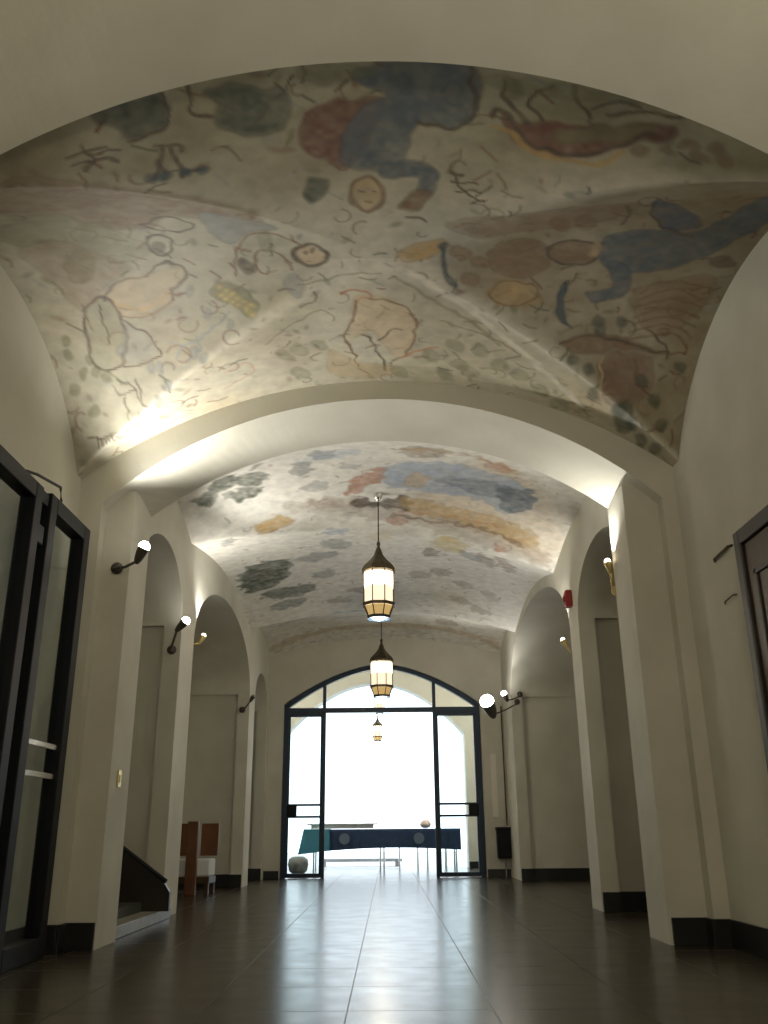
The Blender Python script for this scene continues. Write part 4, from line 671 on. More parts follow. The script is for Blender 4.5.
def arc_z(x, crown, R): return crown - R + sqrt(max(R*R - x*x, .01))
def arch_band(y0, y1, crown0, crown1, R, hw0, hw1, top, cx=-.02, z0=0.0, n=48):
    """a masonry arch across the hall: soffit from y0 to y1, a face on each side up to top, jambs down to z0"""
    def row(y, crown, hw):
        return [(cx-hw, y, z0)] + [(cx-hw+2*hw*i/n, y, arc_z(-hw+2*hw*i/n, crown, R)) for i in range(n+1)] + [(cx+hw, y, z0)]
    a = row(y0, crown0, hw0); b = row(y1, crown1, hw1)
    m = MB(); m.strip(a, b)
    for r in (a, b):
        y = r[0][1]
        m.strip(r[1:-1], [(p[0], y, top) for p in r[1:-1]])
        for sgn in (0, -1):
            xo = -4.6 if sgn == 0 else 4.6
            q = r[0] if sgn == 0 else r[-1]
            m.poly([(xo, y, z0), (q[0], y, z0), (q[0], y, top), (xo, y, top)])
    return m
# near arch overhead, and its side piers
struct(arch_band(1.9, Y0, 3.91, 3.91, 2.82, 2.12, 2.12, 4.6).build('wall_near_arch', M['plaster']))
# arch between the near bay and the long hall: an outer order and the inner piers
struct(arch_band(Y1-.02, Y1+.10, 3.91, 3.90, 3.05, 2.11, 2.11, 4.6).build('wall_middle_arch', M['plaster']))
m = MB()
n = 48
A = [(-.02-2.11+4.22*i/n, Y1+.10, arc_z(-2.11+4.22*i/n, 3.90, 3.05)) for i in range(n+1)]
B = [(-.02-1.90+3.80*i/n, Y2, arc_z(-1.90+3.80*i/n, 3.82, 3.05)) for i in range(n+1)]
m.strip(A, B)
m.strip(B, [(p[0], Y2, 4.6) for p in B])
for s, w in ((-1, -1.92), (1, 1.83)):
    xo = XL-.4 if s < 0 else XR+.4
    a, b = min(w, xo), max(w, xo)
    m.box(a, b, Y1+.10, Y2, 0, 3.22 if s > 0 else 3.2)
struct(m.build('wall_middle_pier', M['plaster']))

def open_h(y, ops):
    for (c, a, sp, rise) in ops:
        if abs(y-c) < a: return sp + rise*sqrt(1-((y-c)/a)**2)
    return 0
def arcade(name, x, s, y0, y1, ops, top, thick=.17, deep=1.7):
    """hall wall at x with arched openings; s = outward side; behind each opening a vaulted recess"""
    ys = set(np.linspace(y0, y1, 60))
    for c, a, sp, r in ops:
        for i in range(33):
            yy = c - a*cos(pi*i/32)
            if y0 <= yy <= y1: ys.add(yy)
        for e in (c-a, c+a):
            if y0 < e < y1: ys.add(e-1e-4); ys.add(e+1e-4)
    ys = sorted(ys)
    for k, xx in enumerate((x, x+s*thick)):
        m = MB() if k == 0 else m
        for i in range(len(ys)-1):
            a, b = ys[i], ys[i+1]; mid = (a+b)/2
            ha, hb = (open_h(a, ops), open_h(b, ops)) if open_h(mid, ops) > 0 else (0, 0)
            if open_h(mid, ops) > 0:
                sp = [o for o in ops if abs(mid-o[0]) < o[1]][0][2]; ha = max(ha, sp); hb = max(hb, sp)
            m.poly([(xx, a, ha), (xx, b, hb), (xx, b, top), (xx, a, top)])
    for c, a, sp, r in ops:
        pr = [(c-a, 0)] + [(c-a*cos(pi*i/32), sp + r*sin(pi*i/32)) for i in range(33)] + [(c+a, 0)]
        lo = [(c-a, 0), (c-a, sp)]; hi = [(c+a, sp), (c+a, 0)]
        for q in (lo, hi): m.strip([(x, *p) for p in q], [(x+s*thick, p[0], p[1]) for p in q])
    return struct(m.build(name, M['plaster']))
def recess(name, x, s, c, a, sp, rise, deep):
    """splayed arch soffit running into the barrel vault of the recess; side walls set back below a small ledge"""
    A = [(c-a*cos(pi*i/40), sp + rise*sin(pi*i/40)) for i in range(41)]
    B = [(p[0], p[1]) for p in A]
    xa, x1 = x+s*.17, x+s*deep
    m = MB(); m.strip([(x, *p) for p in A], [(xa, *p) for p in B]); m.strip([(xa, *p) for p in B], [(x1, *p) for p in B])
    o = m.build(name, M['plaster'], None, True); struct(o)
    m = MB()
    for e in (-1, 1):
        y0, y1 = c+e*a, c+e*(a+.06)
        m.poly([(xa, y0, sp), (x1, y0, sp), (x1, y1, sp), (xa, y1, sp)])
        m.poly([(xa, y1, 0), (x1, y1, 0), (x1, y1, sp), (xa, y1, sp)])
        m.poly([(xa, y0, 0), (xa, y1, 0), (xa, y1, sp), (xa, y0, sp)])
    m.poly([(x1, c-a-.06, 0), (x1, c+a+.06, 0), (x1, c+a+.06, sp)] + [(x1, *p) for p in B[::-1]] + [(x1, c-a-.06, sp)])
    return struct(m.build(name, M['plaster']))
LOPS = [(7.70, .82, 2.62, .62), (11.08, 1.98, 2.60, .85), (14.30, .72, 2.60, .50)]
ROPS = [(7.87, 1.00, 2.74, .55), (11.72, 2.42, 2.68, .95)]
arcade('wall_left', HL, -1, Y2, YE, LOPS, 4.3)
arcade('wall_right', HR, 1, Y2, YE, ROPS, 4.3)
for o in LOPS: recess('wall_left_recess', HL, -1, *o, 1.7)
for o in ROPS: recess('wall_right_recess', HR, 1, *o, 1.7)

# near bay side walls
struct(MB().box(XL-.2, XL, Y0-1.2, Y1+.2, 0, 4.6).build('wall_left', M['plaster']))
struct(MB().box(XR, XR+.2, Y0-1.2, Y1+.2, 0, 4.6).build('wall_right', M['plaster']))
# hall around the camera
struct(MB().box(-2.7, -2.5, -1.6, 1.9, 0, 4.6).build('wall_left', M['plaster']))
struct(MB().box(2.5, 2.7, -1.6, 1.9, 0, 4.6).build('wall_right', M['plaster']))

# end wall with the glazed arch
GX, GA, GS, GR = -.085, 1.655, 2.74, .67
def end_h(t, rise=GR, sp=GS, p=1.72): return sp + rise*(1-abs(t)**p)
m = MB()
for yy in (YE, YE+.3):
    xs = [-4.6, GX-GA] + [GX-GA*cos(pi*i/40) for i in range(41)] + [GX+GA, 4.6]
    for i in range(len(xs)-1):
        a, b = xs[i], xs[i+1]
        if b-a < 1e-6: continue
        if i == 0 or i == len(xs)-2: m.poly([(a, yy, 0), (b, yy, 0), (b, yy, 4.6), (a, yy, 4.6)])
        else: m.poly([(a, yy, end_h((a-GX)/GA)), (b, yy, end_h((b-GX)/GA)), (b, yy, 4.6), (a, yy, 4.6)])
pr = [(GX-GA, 0)] + [(GX-GA*cos(pi*i/40), end_h(-cos(pi*i/40))) for i in range(41)] + [(GX+GA, 0)]
m.strip([(p[0], YE, p[1]) for p in pr], [(p[0], YE+.3, p[1]) for p in pr])
struct(m.build('wall_end', M['plaster']))

# lobby beyond, with its arch to the daylight
LX, LA = -.25, 1.85
m = MB()
for yy in (YLOB, YLOB+.45):
    xs = [-4.6, LX-LA] + [LX-LA*cos(pi*i/90) for i in range(91)] + [LX+LA, 4.6]
    for i in range(len(xs)-1):
        a, b = xs[i], xs[i+1]
        if b-a < 1e-6: continue
        if i == 0 or i == len(xs)-2: m.poly([(a, yy, 0), (b, yy, 0), (b, yy, 4.6), (a, yy, 4.6)])
        else: m.poly([(a, yy, end_h((a-LX)/LA, 1.05, 2.6, 2.0)), (b, yy, end_h((b-LX)/LA, 1.05, 2.6, 2.0)), (b, yy, 4.6), (a, yy, 4.6)])
pr = [(LX-LA, 0)] + [(LX-LA*cos(pi*i/90), end_h(-cos(pi*i/90), 1.05, 2.6, 2.0)) for i in range(91)] + [(LX+LA, 0)]
m.strip([(p[0], YLOB, p[1]) for p in pr], [(p[0], YLOB+.45, p[1]) for p in pr])
struct(m.build('wall_lobby_arch', M['white']))
struct(MB().box(-3.4, -3.2, YE+.3, YLOB, 0, 4.6).build('wall_lobby_left', M['white']))
struct(MB().box(2.6, 2.8, YE+.3, YLOB, 0, 4.6).build('wall_lobby_right', M['white']))
struct(MB().box(-3.2, 2.6, YE+.3, YLOB, 4.1, 4.2).build('ceiling_lobby', M['white']))
# courtyard: paving and a pale facade across it
struct(MB().box(-14, 14, 19.3, 34, -.1, -.02).build('ground', M['paving']))

# skirtings
def skirt(name, *b):
    struct(MB().box(*b, bev=.004).build(name, M['base']))
SK = .165
skirt('baseboard_left', XL, XL+.02, 1.9, Y1-.02, 0, SK)
skirt('baseboard_right', XR-.02, XR, 1.9, Y1-.02, 0, SK)
skirt('baseboard_left', XL, -2.13, Y1-.045, Y1-.022, 0, SK)
skirt('baseboard_left', -2.11, -1.925, Y1+.075, Y1+.1, 0, SK)
skirt('baseboard_right', 2.09, XR, Y1-.045, Y1-.022, 0, SK)
skirt('baseboard_right', 2.068, 2.09, Y1-.045, Y1+.1, 0, SK)
skirt('baseboard_left', -2.13, -2.108, Y1-.045, Y1+.1, 0, SK)
skirt('baseboard_right', 1.85, 2.075, Y1+.075, Y1+.1, 0, SK)
for nm, x, s, ops, yb in (('baseboard_left', HL, -1, LOPS[1:], YE), ('baseboard_right', HR, 1, ROPS, YE)):
    for c, a, sp, r in ops:
        xa, xb = sorted((x+s*.165, x+s*1.69))
        skirt(nm, xa, xb, c+a+.036, c+a+.059, 0, SK)
        xa, xb = sorted((x+s*.150, x+s*.192))
        skirt(nm, xa, xb, c+a-.022, c+a+.058, 0, SK)
        xa, xb = sorted((x+s*.01, x+s*.16))
        skirt(nm, xa, xb, c+a-.022, c+a-.001, 0, SK)
        xa, xb = sorted((x+s*1.67, x+s*1.699))
        skirt(nm, xa, xb, c-a-.05, c+a+.03, 0, SK)
skirt('baseboard_end', HL+.01, GX-GA-.01, YE-.022, YE-.001, 0, .12)
skirt('baseboard_end', GX+GA+.01, HR-.01, YE-.022, YE-.001, 0, .12)
skirt('baseboard_lobby', LX+LA+.01, 2.59, YLOB-.022, YLOB-.001, 0, .12)

# ------------------------------------------------------------------ glazed screen in the end arch
scr = empty('glazed_screen', (GX, YE+.1, 0))
tag(scr, 'blue-black steel glazed screen with fanlight filling the arch at the far end', 'glass door')
def rel(p): return p
def P_(m, name, mt, par=scr): 
    o = m.build(name, mt, par); return o
Wd = .035
def fr(t): return end_h(t)-.03
top = [(-GA+.03)*cos(pi*i/40) for i in range(41)]
m = MB()
outer = [(x, -.05, end_h(x/GA)) for x in top]; inner = [(x*.965, -.05, end_h(x/GA)-.075) for x in top]
for dy in (0, .1):
    m.strip([(p[0], p[1]+dy, p[2]-.002) for p in outer], [(p[0], p[1]+dy, p[2]) for p in inner])
m.strip([(p[0], -.05, p[2]) for p in inner], [(p[0], .05, p[2]) for p in inner])
for s in (-1, 1): m.box(*(sorted((s*(GA-.005), s*(GA-.085)))), -.05, .05, 0, GS+.005)
P_(m, 'arched_frame', M['bluesteel'])
P_(MB().box(-GA+.06, GA-.06, -.045, .045, 2.60, 2.68, .004), 'transom', M['bluesteel'])
MUL = (-.975, .885)
for x in MUL:
    m = MB(); m.box(x-.028, x+.028, -.04, .04, 0, end_h(x/GA)-.03, .004); P_(m, 'mullion', M['bluesteel'])
for s, xa, xb in ((-1, -GA+.085, MUL[0]-.028), (1, MUL[1]+.028, GA-.085)):
    leaf = MB()
    leaf.box(xa, xb, -.03, .03, .01, .075, .003); leaf.box(xa, xb, -.03, .03, 2.535, 2.60, .003)
    leaf.box(xa, xb, -.028, .028, 1.10, 1.135, .003); leaf.box(xa, xb, -.028, .028, .915, .95, .003)
    leaf.box(xa, xa+.03, -.03, .03, .05, 2.56); leaf.box(xb-.03, xb, -.03, .03, .05, 2.56)
    o = P_(leaf, 'door_leaf', M['bluesteel'])
    lx = (xa, xa+.16) if s < 0 else (xb-.16, xb)
    P_(MB().box(lx[0], lx[1], -.045, .045, .93, 1.12, .01), 'lock_box', M['black'], o)
    P_(MB().box(xa+.03, xb-.03, -.004, .004, .075, 2.535), 'pane', M['glass'], o)
# fanlight panes
def fan(xa, xb):
    m = MB(); n = 16
    bot = [(xa+(xb-xa)*i/n, 0, 2.68) for i in range(n+1)]
    tp = [(p[0], 0, end_h(p[0]/GA)-.07) for p in bot]
    tp = [(a, b, max(c, 2.681)) for a, b, c in tp]
    m.strip(bot, tp); return m
P_(fan(-GA+.09, MUL[0]-.028), 'fanlight_pane', M['glass'])
P_(fan(MUL[0]+.028, MUL[1]-.028), 'fanlight_pane', M['glass'])
P_(fan(MUL[1]+.028, GA-.09), 'fanlight_pane', M['glass'])

# ------------------------------------------------------------------ hanging lanterns
def lantern(name, loc, label, s=1.0, cord=.5, power=12):
    """origin at the bottom of the lantern; cord up to the vault"""
    root = empty(name, loc); tag(root, label, 'lantern')
    N = 8; ph = pi/8
    # cap: an ogee roof
    cap = MB().lathe([(.012*s, .74*s), (.03*s, .70*s), (.045*s, .655*s), (.06*s, .63*s), (.085*s, .60*s), (.115*s, .57*s), (.15*s, .535*s), (.172*s, .50*s), (.178*s, .475*s), (.16*s, .468*s)], N, phase=ph)
    cp = cap.build('cap', M['bronze'], root)
    MB().lathe([(.004*s, .80*s), (.016*s, .785*s), (.020*s, .765*s), (.012*s, .74*s)], 12).build('finial', M['bronze'], cp)
    # cage of eight bars, two rings
    m = MB()
    for k in range(N):
        a = 2*pi*k/N+ph; c_, s_ = cos(a), sin(a)
        m.tube([(.160*s*c_, .160*s*s_, .47*s), (.156*s*c_, .156*s*s_, .14*s), (.118*s*c_, .118*s*s_, .05*s), (.112*s*c_, .112*s*s_, .0)], .006*s, 6)
    m.build('cage', M['bronze'], root)
    MB().lathe([(.150*s, .155*s), (.168*s, .155*s), (.168*s, .125*s), (.150*s, .125*s), (.150*s, .155*s)], N, cap=False, phase=ph).build('lower_ring', M['bronze'], root)
    MB().lathe([(.105*s, .03*s), (.122*s, .03*s), (.122*s, .0), (.105*s, .0), (.105*s, .03*s)], N, cap=False, phase=ph).build('bottom_ring', M['bluesteel'], root)
    MB().lathe([(.150*s, .468*s), (.148*s, .155*s)], N, cap=False, phase=ph).build('glass_panels', M['lampglass'], root)
    MB().lathe([(.140*s, .125*s), (.108*s, .03*s)], N, cap=False, phase=ph).build('lower_glass', M['amber'], root)
    MB().lathe([(.10*s, .028*s), (.06*s, .0), (.02*s, -.012*s)], N, phase=ph).build('bottom_glass', M['blueglass'], root)
    MB().lathe([(.1515*s, .455*s), (.1510*s, .32*s)], N, cap=False, phase=ph).build('bright_glass', M['bulbwarm'], root)
    m = MB().tube([(0, 0, .79*s), (0, 0, .79*s+cord)], .006, 8)
    r = m.build('rod', M['black'], root)
    MB().lathe([(.012, .79*s+cord-.07), (.035, .79*s+cord-.04), (.05, .79*s+cord)], 14).build('ceiling_rose', M['chrome'], root)
    bulb_light('lantern_light', (loc[0], loc[1], loc[2]-.08), power, WARM, .12)
    return root
l1 = lantern('hanging_lantern', (-.07, 8.47, 2.655), 'nearest hanging bronze lantern with lit frosted panels below the painted vault', 1.0, float(bay2_z(-.07, 8.47))-2.655-.79-.003, 24)
l2 = lantern('hanging_lantern', (-.07, 12.6, 2.475), 'second lit hanging lantern, in front of the glazed fanlight', 1.05, float(bay2_z(-.07, 12.6))-2.475-.79*1.05-.003, 24)
l3 = lantern('hanging_lantern', (-.14, 17.0, 2.78), 'third hanging lantern, dim, seen just above the steel transom', .62, 4.1-2.78-.79*.62-.003, 8)
l4 = lantern('hanging_lantern', (-.2, 19.07, 2.47), 'farthest pale lantern hanging in the daylit arch below the transom', 0.66, end_h((-.2-LX)/LA, 1.05, 2.6, 2.0)-2.47-.79*.66-.003, 3)

# ------------------------------------------------------------------ wall spotlights
def spotlight(base, normal, bulb, label, lit=True, power=20, aim=None, size=1.0, body='lampbody', angle=120, cable=False):
    """a wall plate at base, a bent arm, a can whose mouth is at bulb"""
    base = Vector(base); bulb = Vector(bulb); nrm = Vector(normal)
    root = empty('wall_spotlight', base); tag(root, label, 'spotlight', 'spotlights on the hall piers')
    L = lambda p: Vector(p)-base
    d = (Vector(aim)-bulb).normalized() if aim is not None else Vector((0, 0, 1))
    plate = MB(); q = nrm.to_track_quat('Z', 'Y').to_matrix().to_4x4()
    t = MB().lathe([(.045, 0), (.045, .012), (.03, .022), (.012, .03)], 16)
    bmesh.ops.transform(t.bm, matrix=q, verts=t.bm.verts)
    t.build('wall_plate', M[body], root)
    back = bulb - d*.11*size
    mid = base + nrm*.09 + Vector((0, 0, -.03))
    MB().tube([L(base+nrm*.02), L(mid), L((mid+back)/2+Vector((0, 0, -.015))), L(back)], .011, 8).build('arm', M[body], root, True)
    r = .04*size; qq = d.to_track_quat('Z', 'Y').to_matrix().to_4x4(); qq.translation = L(back)
    c = MB().lathe([(r*.35, -.02*size), (r*.6, 0), (r*.8, .03*size), (r*1.05, .095*size), (r*1.1, .11*size), (r*.95, .11*size), (r*.7, .04*size)], 18, cap=False)
    bmesh.ops.transform(c.bm, matrix=qq, verts=c.bm.verts)
    can = c.build('lamp_can', M[body], root, True)
    MB().ball(tuple(L(bulb + d*.006)), .042*size if lit is True else .026, 16).build('bulb', M['bulb'] if lit is True else M['bulbwarm'] if lit else M['chrome'], can, True)
    if lit and power: bulb_light('spotlight_beam', tuple(bulb + d*.06), power, (1, .97, .90), .03, aim, angle, .75)
    return root
spotlight((-2.01, Y1+.10, 2.58), (0, -1, 0), (-1.755, 6.13, 2.665), 'lit spotlight on a bent arm at the near left pier', True, 115, (-1.1, 5.7, 3.9), 1.0, angle=132)
spotlight((-2.08, 8.52, 2.38), (0, -1, 0), (-1.93, 8.35, 2.62), 'small lit spotlight on the left pier between first and second side arches', True, 90, (-.55, 7.9, 3.95), 1.0, angle=85)
spotlight((-2.08, 9.10, 2.60), (0, 1, 0), (-1.93, 9.22, 2.66), 'small brass spotlight on the left pier at the mouth of the second side arch', 'hidden', 50, (-1.3, 9.6, 4.2), .75, 'brass', 140)
spotlight((-2.1, 13.06, 2.38), (0, -1, 0), (-1.93, 12.92, 2.55), 'small dark spotlight on the far left pier past the bench', False, 0, (-1.2, 12.3, 3.6), .75)
spotlight((1.84, 6.85, 2.5), (0, 1, 0), (1.775, 6.80, 2.72), 'small brass spotlight high on the nearest right pier', 'hidden', 30, (1.55, 6.72, 3.8), .75, 'brass', 140)
spotlight((2.03, 9.31, 2.46), (0, 1, 0), (1.90, 9.42, 2.62), 'small brass spotlight on the right pier below the red alarm', 'hidden', 40, (1.2, 9.8, 4.2), .75, 'brass', 130)
spotlight((2.05, 14.14, 2.60), (0, -1, 0), (1.56, 13.95, 2.58), 'glaring lit spotlight aimed at the hall beside the glass door', True, 130, (.80, 12.45, 3.85), 2.6, angle=110)
spotlight((2.1, 14.14, 2.72), (0, -1, 0), (1.83, 13.95, 2.70), 'smaller lit spotlight right beside the glaring one on the far right pier', True, 25, (1.1, 13.0, 4.0), 1.1, angle=130)
sw = MB().box(-.002, .012, -.035, .035, -.06, .06, .004).box(.010, .017, -.012, .012, -.025, .025, .003).build('light_switch', M['brass'])
sw.location = (-1.92, 6.58, 1.08); tag(sw, 'small dull switch on the near left pier, at waist height', 'switch')
# red fire alarm
al = empty('fire_alarm', (HR, 9.12, 3.0)); tag(al, 'small red fire alarm sounder on the right pier between the arches', 'alarm')
t = MB().box(-.07, 0, -.06, .06, -.09, .09, .015); t.build('housing', M['red'], al)
MB().ball((-.07, 0, 0), .04, 14, (.6, 1, 1)).build('sounder_dome', M['red'], al, True)

# ------------------------------------------------------------------ black glazed doors folded along the left wall
def glass_leaf(name, x, y0, y1, h, label, bars=True, post=.10, dep=.11, closer=False, wide0=None, wide1=None):
    root = empty(name, (x, y0, 0)); tag(root, label, 'glass door')
    L = y1-y0
    MB().box(-post/2, post/2, 0, dep, 0, h, .006).build('stile', M['black'], root)
    MB().box(-post/2, post/2, L-dep, L, 0, h, .006).build('stile', M['black'], root)
    MB().box(-post/2, post/2, dep, L-dep, h-.10, h, .006).build('top_rail', M['black'], root)
    MB().box(-post/2, post/2, dep, L-dep, 0, .12, .006).build('bottom_rail', M['black'], root)
    MB().box(-.004, .004, dep, L-dep, .12, h-.10).build('pane', M['glass'], root)
    if bars:
        for z in (1.04, 1.22):
            MB().box(.012, .030, dep, L-dep, z, z+.035, .004).build('push_bar', M['chrome'], root)
    return root
g1 = glass_leaf('glazed_door', -2.165, 5.26, 6.02, 2.76, 'black steel glazed door leaf with push bars at the left wall corner')
g2 = glass_leaf('glazed_door', -2.165, 3.30, 5.12, 2.74, 'wide black steel glazed panel at the left edge, nearest the camera', bars=False)
cl = MB().tube([(0, -.32, .02), (.02, -.2, .045), (.03, .16, .10), (.03, .20, .02), (0, .12, -.02)], .010, 8)
r = cl.build('door_closer_arm', M['black'], g1); r.location = (.0, 0, 2.76)
MB().box(-.025, .035, -.13, -.02, 2.40, 2.52, .01).build('closer_box', M['black'], g1)
MB().box(-.034, .034, -.12, -.01, 2.66, 2.74, .004).build('top_hinge', M['black'], g1)

# ------------------------------------------------------------------ wooden door on the right wall
rd = empty('wooden_door', (XR, 5.20, 0)); tag(rd, 'dark brown panelled wooden door at the right edge', 'door')
MB().box(-.06, -.001, -.085, 0, 0, 2.42, .008).box(-.06, -.001, -1.35, -1.265, 0, 2.42, .008).box(-.06, -.001, -1.27, -.08, 2.33, 2.42, .008).build('door_frame', M['blackwood'], rd)
lf = MB().box(-.035, -.001, -1.26, -.09, .01, 2.325, .004).build('door_leaf', M['darkwood'], rd)
for z0, z1 in ((.2, .95), (1.1, 2.14)):
    for ya, yb in ((-.62, -.20), (-1.14, -.72)):
        m = MB()
        for b in ((ya, yb, z1-.035, z1), (ya, yb, z0, z0+.035), (ya, ya+.035, z0, z1), (yb-.035, yb, z0, z1)):
            m.box(-.05, -.033, b[0], b[1], b[2], b[3], .004)
        m.build('panel_moulding', M['blackwood'], lf)
MB().tube([(-.035, -1.18, 1.05), (-.09, -1.18, 1.05), (-.09, -1.06, 1.05)], .011, 10).build('handle', M['brass'], lf)
for z, y0, y1, r_ in ((2.40, 5.36, 5.68, .009), (2.09, 5.40, 5.60, .005)):
    h = MB().tube([(0, y0-5.5, .0), (-.015, y0-5.5+.03, .004), (-.015, y1-5.5-.03, -.006), (0, y1-5.5, -.012)], r_, 8).build('wall_hook_bar', M['darkwood'])
    h.location = (XR-.002, 5.5, z)
    tag(h, 'thick upper dark bar on the right wall beside the wooden door' if r_ > .007 else 'thin lower wire on the right wall beside the wooden door', 'bar')

# ------------------------------------------------------------------ stair in the first left recess
st = empty('stair', (HL, 7.6, 0)); tag(st, 'dark stone steps rising in the first left side arch', 'stairs')
for k in range(6):
    xa = -.10-.26*(k+1); xb = -.10-.26*k
    MB().box(max(xa, -1.62), xb, -.70, .70, 0, .03+.13*(k+1), .008).build('step', M['stone'], st)
th = MB().box(-.15, .05, -.66, 1.05, 0, .085, .006).build('threshold', M['palestone'], st)
bn = MB().slab([(.03, 0, .0), (.03, 0, .15), (-.02, 0, .22), (-.42, 0, .50), (-.75, 0, .74), (-1.6, 0, 1.34), (-1.6, 0, .0)], 1, .05).build('balustrade', M['blackwood'], st)
bn.location = (.10, .60, .086)
MB().tube([(-.01, .02, .23), (-.43, .02, .52), (-1.6, .02, 1.355)], .022, 8).build('handrail', M['black'], bn)

# ------------------------------------------------------------------ bench in the second left recess
be = empty('wooden_bench', (-2.40, 11.6, 0)); tag(be, 'red-brown wooden bench with white seat in the second left side arch', 'bench')
MB().box(-.065, .065, -.05, .04, 0, .84, .008).build('end_post', M['wood'], be)
MB().box(-.62, .20, .06, .50, .20, .40, .02).build('seat_cushion', M['cushion'], be)
MB().box(-.62, .21, .06, .52, .12, .20, .006).build('seat_frame', M['darkwood'], be)
for a, b in ((-.60, -.10), (0.0, .22)): MB().box(a, b, .50, .54, .43, .82, .006).build('back_panel', M['wood'], be)
for a in (-.58, .15): MB().box(a, a+.05, .46, .52, 0, .12).build('leg', M['darkwood'], be)
for a in (-.58, .15): MB().box(a, a+.05, .08, .14, 0, .12).build('leg', M['darkwood'], be)

# ------------------------------------------------------------------ black bin, conduit and pale strip by the end wall
bi = empty('wall_bin', (1.85, YE, .28)); tag(bi, 'black litter bin fixed low on the wall right of the glass door', 'bin')
MB().box(-.11, .11, -.18, -.03, 0, .44, .02).build('bin_body', M['black'], bi)
MB().box(-.12, .12, -.19, -.02, .42, .47, .015).build('lid', M['black'], bi)
MB().box(-.02, .02, -.035, -.001, .05, .40).build('bracket', M['black'], bi)
MB().tube([(.02, -.05, 0), (.02, -.05, -.28)], .014, 8).build('post', M['chrome'], bi)
cd = MB().tube([(0, 0, 0), (0, 0, 1.9)], .012, 8).build('conduit', M['darkwood']); cd.location = (1.925, YE-.015, .77)
tag(cd, 'thin dark conduit running up the end wall above the bin', 'pipe')
pb = MB().box(-.045, .045, -.012, -.001, 0, 1.0, .003).build('pale_strip', M['palestrip']); pb.location = (1.75, YE, .9)  # plain flat strip, paler than the wall behind it
tag(pb, 'tall narrow pale strip on the end wall right of the glass door', 'board')

# ------------------------------------------------------------------ table with navy cloth in the lobby
tb = empty('long_table', (-.1, 18.1, 0)); tag(tb, 'long folding table in front of the bright arch beyond the glass door', 'table')
MB().box(-1.38, 1.45, -.32, .32, .70, .73, .004).build('tabletop', M['white'], tb)
for x in (-1.30, -.05, .02, 1.38):
    for y in (-.27, .27): MB().tube([(x, y, 0), (x, y, .70)], .016, 8).build('leg', M['chrome'], tb)
def cloth(x0, x1, hem):
    m = MB(); n = 90
    path = []
    tp, front = [], []
    for i in range(n+1):
        x = x0+(x1-x0)*i/n; w = .012*sin(i*1.1)+.008*sin(i*2.3+1)
        tp.append((x, -.335, .742)); front.append((x, -.35+w, hem(i/n)))
    back = [(p[0], .335, .742) for p in tp]; bk = [(p[0], .35, .5) for p in tp]
    m.strip(bk, back); m.strip(back, tp)
    mids = [[(t[0], t[1]+(f[1]-t[1])*k, t[2]+(f[2]-t[2])*k) for t, f in zip(tp, front)] for k in (0, .15, .6, 1)]
    for a, b in zip(mids[:-1], mids[1:]): m.strip(a, b)
    return m
c1 = cloth(-1.40, 1.47, lambda t: .33+.06*sin(t*pi)+.07*(t > .5)*min(1, (t-.5)*20)*0+.03*t).build('tablecloth', M['cloth'], None, True)
c1.location = (-.1, 18.1, 0); tag(c1, 'navy blue cloth with two round pale emblems over the long table', 'tablecloth')
for x in (-.72, .68):
    e = MB().lathe([(.10, 0), (.10, .004), (.075, .004), (.075, .006), (.0, .006)], 28)
    bmesh.ops.transform(e.bm, matrix=Matrix.Rotation(radians(90), 4, 'X'), verts=e.bm.verts)
    o = e.build('emblem', M['badge'], c1); o.location = (x, -.372, .57)
c2 = MB().strip([(-.02, -.38, .748), (.45, -.38, .748), (.47, -.38, .748)], [(-.12, -.39, .30), (.43, -.39, .36), (.47, -.39, .38)])
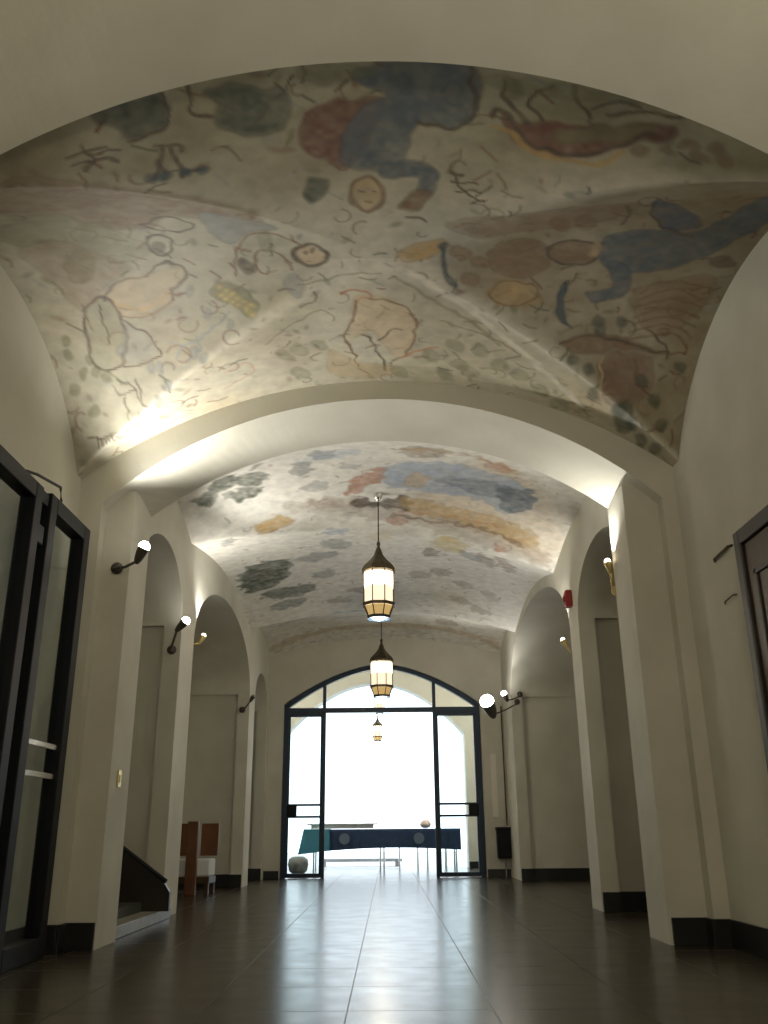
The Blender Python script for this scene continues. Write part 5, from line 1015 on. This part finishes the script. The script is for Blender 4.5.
c2.strip([(-.02, -.38, .748), (.45, -.38, .748), (.47, -.38, .748)], [(-.02, .2, .748), (.45, .2, .748), (.47, .2, .748)])
c2 = c2.build('lit_cloth_end', M['teal']); sd = c2.modifiers.new('thickness', 'SOLIDIFY'); sd.thickness = .006
c2.location = (-1.57, 18.1, 0); tag(c2, 'lit left end of the navy cloth, the light painted in as teal', 'cloth')
tr = MB().box(-.68, .68, -.14, .14, .07, .095, .008).box(-.60, .60, -.10, .10, 0, .07).build('tray', M['cushion']); tr.location = (-.88, 18.15, .752)
tag(tr, 'long pale flat tray lying on the left part of the navy table', 'tray')
vs = MB().lathe([(.04, 0), (.085, .02), (.11, .06), (.10, .11), (.06, .145), (.02, .155)], 20).build('round_bowl', M['pink'], None, True); vs.location = (.72, 18.05, .749)
tag(vs, 'small rounded pale pink ceramic on the right part of the navy table', 'bowl')
# chairs behind the table
def chair(x, y, label, rz=0):
    c = empty('metal_chair', (x, y, 0), rz); tag(c, label, 'chair', 'chairs behind the long table')
    MB().box(-.2, .2, -.2, .2, .43, .46, .01).build('seat', M['darkwood'], c)
    MB().box(-.2, .2, .18, .2, .56, .70, .01).build('backrest', M['darkwood'], c)
    for a in (-.18, .18):
        MB().tube([(a, -.18, 0), (a, -.17, .43)], .012, 8).build('leg', M['chrome'], c)
        MB().tube([(a, .20, 0), (a, .18, .43), (a, .19, .70)], .012, 8).build('leg', M['chrome'], c)
    return c
chair(.95, 18.62, 'chair behind the right half of the long table')
chair(.40, 18.62, 'chair behind the middle of the long table')
lb = MB().box(-.9, .9, -.15, .15, .10, .16, .01).box(-.85, -.75, -.12, .12, 0, .10).box(.75, .85, -.12, .12, 0, .10).build('low_bench', M['planter']); lb.location = (-.6, 20.6, -.02)
tag(lb, 'low grey bench outside, seen beneath the navy table', 'bench')
pl = MB().lathe([(.13, 0), (.19, .06), (.22, .2), (.20, .32), (.12, .38)], 20).build('stone_pot', M['planter'], None, True); pl.scale = (.85, .85, .75); pl.location = (-1.62, 17.1, 0)
tag(pl, 'squat grey pot behind the left glass leaf of the screen', 'pot')
